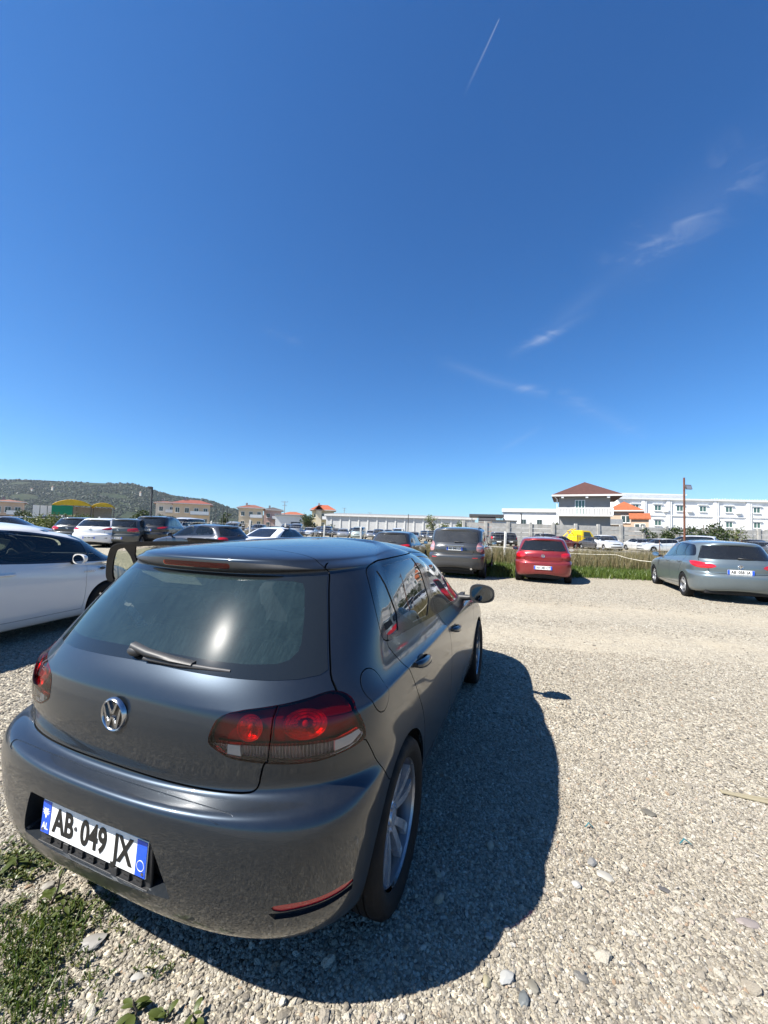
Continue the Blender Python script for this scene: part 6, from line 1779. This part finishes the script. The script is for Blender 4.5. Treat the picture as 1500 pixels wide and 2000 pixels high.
tree(1375, 1035, 50.5, 4.6, 5.2, 'large dark green bushy tree in front of the white hotel', 'tree_leaf', 3200, .17, 1, trunk=.12)
tree(1308, 1035, 51, 3.3, 3.4, 'smaller dark shrub left of the large tree before the hotel', 'tree_leaf', 1400, .15, 2, 'shrub', .1, 'shrub')
tree(1275, 1035, 51.5, 2.9, 2.4, 'low dark shrub by the concrete wall, left of the other shrub', 'tree_leaf', 800, .14, 3, 'shrub', .1, 'shrub')
tree(1440, 1040, 51, 3.4, 3.0, 'thin pale shrub at the foot of the hotel', 'bush_leaf', 500, .12, 4, 'shrub', .3, 'shrub')
tree(1088, 1030, 56, 4.0, 1.6, 'narrow green shrub at the left corner of the grey house', 'tree_leaf', 600, .14, 14, 'shrub', .1, 'shrub')
tree(843, 1022, 62, 4.6, 3.0, 'slender young tree with sparse leaves before the long hall', 'bush_leaf', 420, .14, 5, trunk=.35)
tree(868, 1022, 70, 3.6, 2.4, 'sparse small tree right of the slender young tree', 'bush_leaf', 380, .13, 6, trunk=.3)
tree(903, 1020, 66, 4.0, 4.0, 'yellow-green bush in front of the end of the long hall', 'bush_leaf', 1000, .16, 7, 'bush', .12, 'bush')
tree(600, 1012, 96, 5.2, 4.4, 'dark tree between the white shed and the tall ochre house', 'tree_leaf', 1300, .22, 8, trunk=.15)
tree(640, 1028, 88, 2.2, 5.0, 'low dark bush under the tall ochre house', 'tree_leaf', 700, .18, 15, 'bush', .1, 'bush')
tree(92, 1020, 30.5, 1.75, 3.2, 'round yellow-green bush beyond the silver saloon', 'bush_leaf', 2600, .075, 9, 'bush', .08, 'bush')
tree(72, 1020, 31.5, 1.45, 2.4, 'smaller yellow-green bush left of the round bush', 'bush_leaf', 1600, .07, 10, 'bush', .08, 'bush')
tree(152, 1015, 33, 2.1, 3.6, 'wide yellow-green bush below the yellow canopy', 'bush_leaf', 2600, .08, 11, 'bush', .08, 'bush')
tree(185, 1012, 34, 1.7, 2.8, 'low green bush right of the wide bush under the canopy', 'bush_leaf', 1500, .08, 12, 'bush', .08, 'bush')
tree(275, 1010, 60, 3.6, 3.4, 'dark green tree behind the thin lamp pole', 'tree_leaf', 1200, .16, 13, trunk=.15)
tree(312, 1012, 64, 3.2, 4.0, 'broad dark tree before the cream houses', 'tree_leaf', 1200, .16, 16, trunk=.12)
tree(440, 1012, 86, 4.4, 3.2, 'rounded dark tree right of the peach houses', 'tree_leaf', 900, .2, 17, trunk=.15)
tree(46, 1000, 80, 3.6, 4.2, 'dark tree beside the peach house at the left edge', 'tree_leaf', 1100, .18, 18, trunk=.12)

# ------------------------------------------------------------------ wooded hill
def hill():
    Y0 = 1500.0
    crest = [(-350, 924), (-200, 930), (0, 937), (60, 938), (110, 941), (160, 942), (205, 944), (262, 945), (285, 952), (310, 961), (345, 970), (380, 974), (405, 976), (430, 985), (455, 994), (485, 1003), (540, 1011), (700, 1024)]
    rs = np.random.RandomState(21); V = []; F = []; n = 220; m = 26
    pxs = np.linspace(-350, 700, n); top = np.interp(pxs, [a for a, b in crest], [b for a, b in crest])
    gul = np.zeros((n, m)); xs_ = np.arange(n)
    for k in range(14): gul += np.sin(xs_[:, None] * rs.uniform(.05, .45) + np.arange(m)[None] * rs.uniform(-.25, .25) + rs.uniform(0, 6)) * rs.uniform(.2, 1) / 5
    H = []
    for i in range(n):
        a = at(pxs[i], top[i], Y0 + 420); h = max(2, a.z); ray_x = a.x / a.y
        for j in range(m):
            t = j / (m - 1); yy = Y0 - 260 + 680 * t
            z = h * (t ** .85) * (1 + (.16 * gul[i, j] if j < m - 1 else 0) * (1 - t)) + (0 if j else -5)
            V.append((ray_x * yy, yy, z))
    for i in range(n - 1):
        for j in range(m - 1): F.append((i * m + j, (i + 1) * m + j, (i + 1) * m + j + 1, i * m + j + 1))
    b = len(V)
    for i in range(n): x, y, z = V[i * m + m - 1]; V.append((x * 1.2, y * 1.2, -5))
    for i in range(n - 1): F.append((i * m + m - 1, (i + 1) * m + m - 1, b + i + 1, b + i))
    mt = NT('hill_ground'); c = mt.coords()
    f = mt.noise(.012, 8, .68, c); f2 = mt.noise(.06, 5, .6, c)
    col = mt.ramp(f, [(.36, (.013, .022, .012)), (.5, (.020, .031, .016)), (.62, (.036, .042, .024)), (.70, (.12, .105, .08))])
    col = mt.mix(mt.math('MULTIPLY', f2, .5), col, (.028, .038, .018))
    p = mt.pbsdf(Base_Color=col, Roughness=.95, Specular_IOR_Level=.1); mt.link(mt.bump(mt.noise(.05, 8, .7, c), 1.0, 6.0), p.inputs['Normal']); mt.done(p.outputs[0])
    h = mesh_obj('hill', V, F, 'hill_ground', smooth=True); struct(h)
    # woodland: many small crowns
    Vt = []; Ft = []; ico = bmesh.new(); bmesh.ops.create_icosphere(ico, subdivisions=1, radius=1); iv = np.array([v.co[:] for v in ico.verts]); fi = [[v.index for v in f.verts] for f in ico.faces]; ico.free()
    A = np.array(V[:n * m]).reshape(n, m, 3)
    for k in range(13000):
        i = rs.randint(30, n - 8); j = rs.randint(0, m - 1); u, w_ = rs.rand(2)
        p = A[i, j] * (1 - u) * (1 - w_) + A[i + 1, j] * u * (1 - w_) + A[i, j + 1] * (1 - u) * w_ + A[i + 1, j + 1] * u * w_
        if math.sin(p[0] * .011 + 1.3) * math.sin(p[1] * .017 + p[0] * .006) > .78: continue
        s = rs.uniform(2.2, 5.2) * (1.2 if j > m - 4 else 1); q = len(Vt)
        Vt += list(iv * (s * np.array([1, 1, .85])) * rs.uniform(.75, 1.25, (len(iv), 1)) + p + np.array([0, 0, s * .35])); Ft += [tuple(q + a for a in f) for f in fi]
    o = mesh_obj('hill_forest', Vt, Ft, 'hill_leaf'); struct(o, 'stuff', 'dark green woodland covering the hill')
    # scattered houses near the top
    for k, (px, py, s) in enumerate(((100, 953, 6), (238, 971, 6), (272, 964, 6), (60, 957, 5))):
        q = at(px, py, Y0 + 120)
        e = empty('hill_house', (q.x, q.y, q.z - 10)); tag(e, ('pale house high on the hillside, second from the left', 'white house on the slope above the lamp pole\'s left', 'white house highest on the right shoulder of the hill', 'pale house high on the hillside, leftmost')[k], 'house')
        wall_box(e, 0, s * 1.2, 0, s, 0, 14, (.55, .50, .42)); hip_roof(e, 0, s * 1.2, 0, s, 14, 3, (.30, .13, .08), .6)
hill()

# ------------------------------------------------------------------ far parked cars
PROTO = {}
def proto(k):
    if k not in PROTO:
        sp = {'hatch': dict(detail=2, slope=1.1), 'saloon': dict(detail=2, sedan=True, L=4.6, ro=1.0, wb=2.75, H=1.45, zb=.94, tail='sedan'),
              'SUV': dict(detail=2, L=4.55, W=1.85, H=1.70, ro=.9, wb=2.68, zb=1.08, slope=.7, lift=.07, wheel=.35, arch=.40, tail='suv', tumble=1.06),
              'van': dict(detail=2, L=4.9, W=1.92, H=1.95, ro=.95, wb=3.0, zb=1.15, slope=.35, van=True, tail='van', tumble=1.14, wheel=.33, wagon=True)}[k]
        PROTO[k] = [build_car('far_car', sp), False]
    return PROTO[k]
def far_car(kind, px, Y, head, col, label, group, dz=0):
    p = proto(kind)
    if not p[1]: o = p[0]; p[1] = True
    else: o = copy_tree(p[0])
    for ch in [o] + list(o.children):
        if ch.name.split('.')[0] in ('body_shell', 'door_mirror'): ch.color = (*col, 1)
    x = wpt(px, Y); o.location = (x, Y, gz(x, Y) + dz); o.rotation_euler = (0, 0, -R(head))
    nm = 'parked_van' if kind == 'van' else 'parked_car'
    o.name = nm; tag(o, label, 'van' if kind == 'van' else 'car', group)
ORD = 'first second third fourth fifth sixth seventh eighth ninth tenth eleventh twelfth thirteenth fourteenth fifteenth sixteenth seventeenth eighteenth'.split()
WH, SI, BK, GR, BL, RD = (.74, .75, .75), (.32, .33, .34), (.012, .012, .014), (.07, .075, .08), (.03, .09, .20), (.20, .02, .025)
NAMES = {WH: 'white', SI: 'silver', BK: 'black', GR: 'dark grey', BL: 'blue', RD: 'maroon', (.45, .52, .48): 'pale green', (.10, .085, .06): 'brown'}
PG, BR = (.45, .52, .48), (.10, .085, .06)
def row(lst, Y, where, group):
    for i, (k, px, h, col) in enumerate(lst):
        far_car(k, px, Y + ((i * 37) % 5 - 2) * .6, h, col, '%s %s, %s from left %s' % (NAMES[col], k, ORD[i], where), group)
row([('van', 462, 172, WH), ('SUV', 512, 178, BK), ('saloon', 548, 186, GR), ('van', 582, 174, SI), ('saloon', 612, 183, WH), ('SUV', 641, 180, BK), ('hatch', 671, 176, SI), ('van', 705, 185, PG), ('SUV', 740, 180, BK), ('van', 775, 176, WH), ('saloon', 811, 190, SI), ('SUV', 842, 180, GR)], 62, 'in the front far row behind the dry grass', 'far cars in the centre, front row')
row([('SUV', 425, 180, GR), ('hatch', 500, 180, BR), ('saloon', 530, 178, BK), ('van', 566, 180, GR), ('SUV', 628, 180, GR), ('saloon', 660, 184, GR), ('SUV', 692, 180, BK), ('hatch', 725, 180, SI), ('SUV', 758, 180, BK), ('saloon', 795, 180, WH), ('SUV', 828, 180, BK), ('saloon', 860, 178, SI), ('SUV', 892, 180, GR)], 74, 'in the back far row before the long hall', 'far cars in the centre, back row')
row([('SUV', 975, 8, BK), ('SUV', 998, 5, BK), ('SUV', 1042, 80, BK), ('saloon', 1062, 75, RD), ('saloon', 1138, 172, GR), ('SUV', 1166, 185, WH), ('SUV', 1196, 10, BK), ('saloon', 1226, 180, WH), ('hatch', 1262, 170, SI), ('hatch', 1309, 178, BK)], 46.5, 'in the far row before the concrete wall', 'far cars before the concrete wall')
row([('hatch', 1325, 268, WH), ('saloon', 1355, 262, WH), ('van', 1404, 300, WH), ('saloon', 1436, 262, BL), ('hatch', 1462, 190, GR), ('saloon', 1492, 184, SI)], 42, 'in the cluster right of the rusty lamp pole', 'far cars right of the lamp pole')
row([('saloon', 1290, 176, SI), ('SUV', 1368, 190, WH), ('SUV', 1448, 180, BK), ('saloon', 1505, 182, BK)], 49, 'in the rearmost row along the wall', 'far cars along the right wall')
row([('SUV', 14, 20, BK), ('SUV', 38, 15, GR), ('van', 62, 20, BR), ('SUV', 88, 10, BK), ('hatch', 118, 15, BK), ('SUV', 222, -30, BK), ('SUV', 246, -30, GR)], 48, 'in the far row below the hill', 'far cars below the hill')
row([('saloon', 205, 60, GR), ('saloon', 240, 60, SI), ('hatch', 268, 60, BK), ('saloon', 300, 60, GR), ('saloon', 325, 60, GR), ('saloon', 350, 190, SI), ('van', 392, 190, WH), ('saloon', 412, 190, WH), ('saloon', 440, 185, BL)], 40, 'in the left far row behind the near parked row', 'far cars behind the left row')
# yellow recovery truck
e = empty('tow_truck', (wpt(1094, 48), 48, gz(14, 48)), R(82) * -1); tag(e, 'small yellow tow truck with a bare frame behind its cab', 'truck')
simple('truck_yellow', (.80, .55, .01), .4, coat=.6, var=.08)
bm = bmesh.new(); add_prism(bm, [(2.2, .55), (4.1, .55), (4.2, 1.1), (3.9, 1.35), (3.35, 2.15), (2.25, 2.2)], -.95, .95, lambda u, v, d: Vector((d, u, v))); bmesh.ops.bevel(bm, geom=bm.edges[:], offset=.06, segments=2, affect='EDGES'); bm_obj('cab', bm, 'truck_yellow', e, True, 40)
for sg in (-1, 1):
    bm = bmesh.new(); add_prism(bm, [(2.5, 1.35), (3.6, 1.35), (3.28, 2.0), (2.5, 2.02)], sg * .955, sg * .965, lambda u, v, d: Vector((d, u, v))); bm_obj('side_window', bm, 'pane', e)
bm = bmesh.new(); add_prism(bm, [(-.8, 1.42), (.8, 1.42), (.7, 2.05), (-.7, 2.05)], 0, .02, lambda u, v, d: Vector((u, 3.97 - (v - 1.3) * .68 + d, v))); bm_obj('windscreen', bm, 'pane', e)
box('bed', (0, 0.6, .85), (1.9, 3.4, .2), 'truck_yellow', e); box('tool_box', (0, 1.9, 1.25), (1.8, .5, .9), 'truck_yellow', e)
for sg in (-1, 1): tube('boom', [(sg * .5, 1.9, .95), (sg * .35, 1.2, 2.1), (sg * .3, 1.9, 2.35)], .07, 'truck_yellow', e, 6); tube('stay', [(sg * .6, .2, .95), (sg * .4, 1.4, 2.0)], .05, 'truck_yellow', e, 6)
for x in (-.9, .9):
    for wy in (.3, 3.3): add_wheel(e, x, wy, .38, .22, .25, 'five', 18, disc=False, tread=False)

# ------------------------------------------------------------------ air
bm = bmesh.new(); add_box(bm, (0, 1700, 126), (7400, 3700, 266)); hz_ = bm_obj('haze', bm, 'steel_grey'); hz_.data.materials.clear()
_h = bpy.data.materials.new('haze_air'); _h.use_nodes = True; _h.node_tree.nodes.clear()
_o = _h.node_tree.nodes.new('ShaderNodeOutputMaterial'); _pv = _h.node_tree.nodes.new('ShaderNodeVolumePrincipled')
_pv.inputs['Color'].default_value = (.82, .90, 1.0, 1); _pv.inputs['Density'].default_value = .00005; _pv.inputs['Anisotropy'].default_value = 0.2
_h.node_tree.links.new(_pv.outputs[0], _o.inputs['Volume']); hz_.data.materials.append(_h); struct(hz_, 'stuff', 'faint pale haze over the plain and the hill')
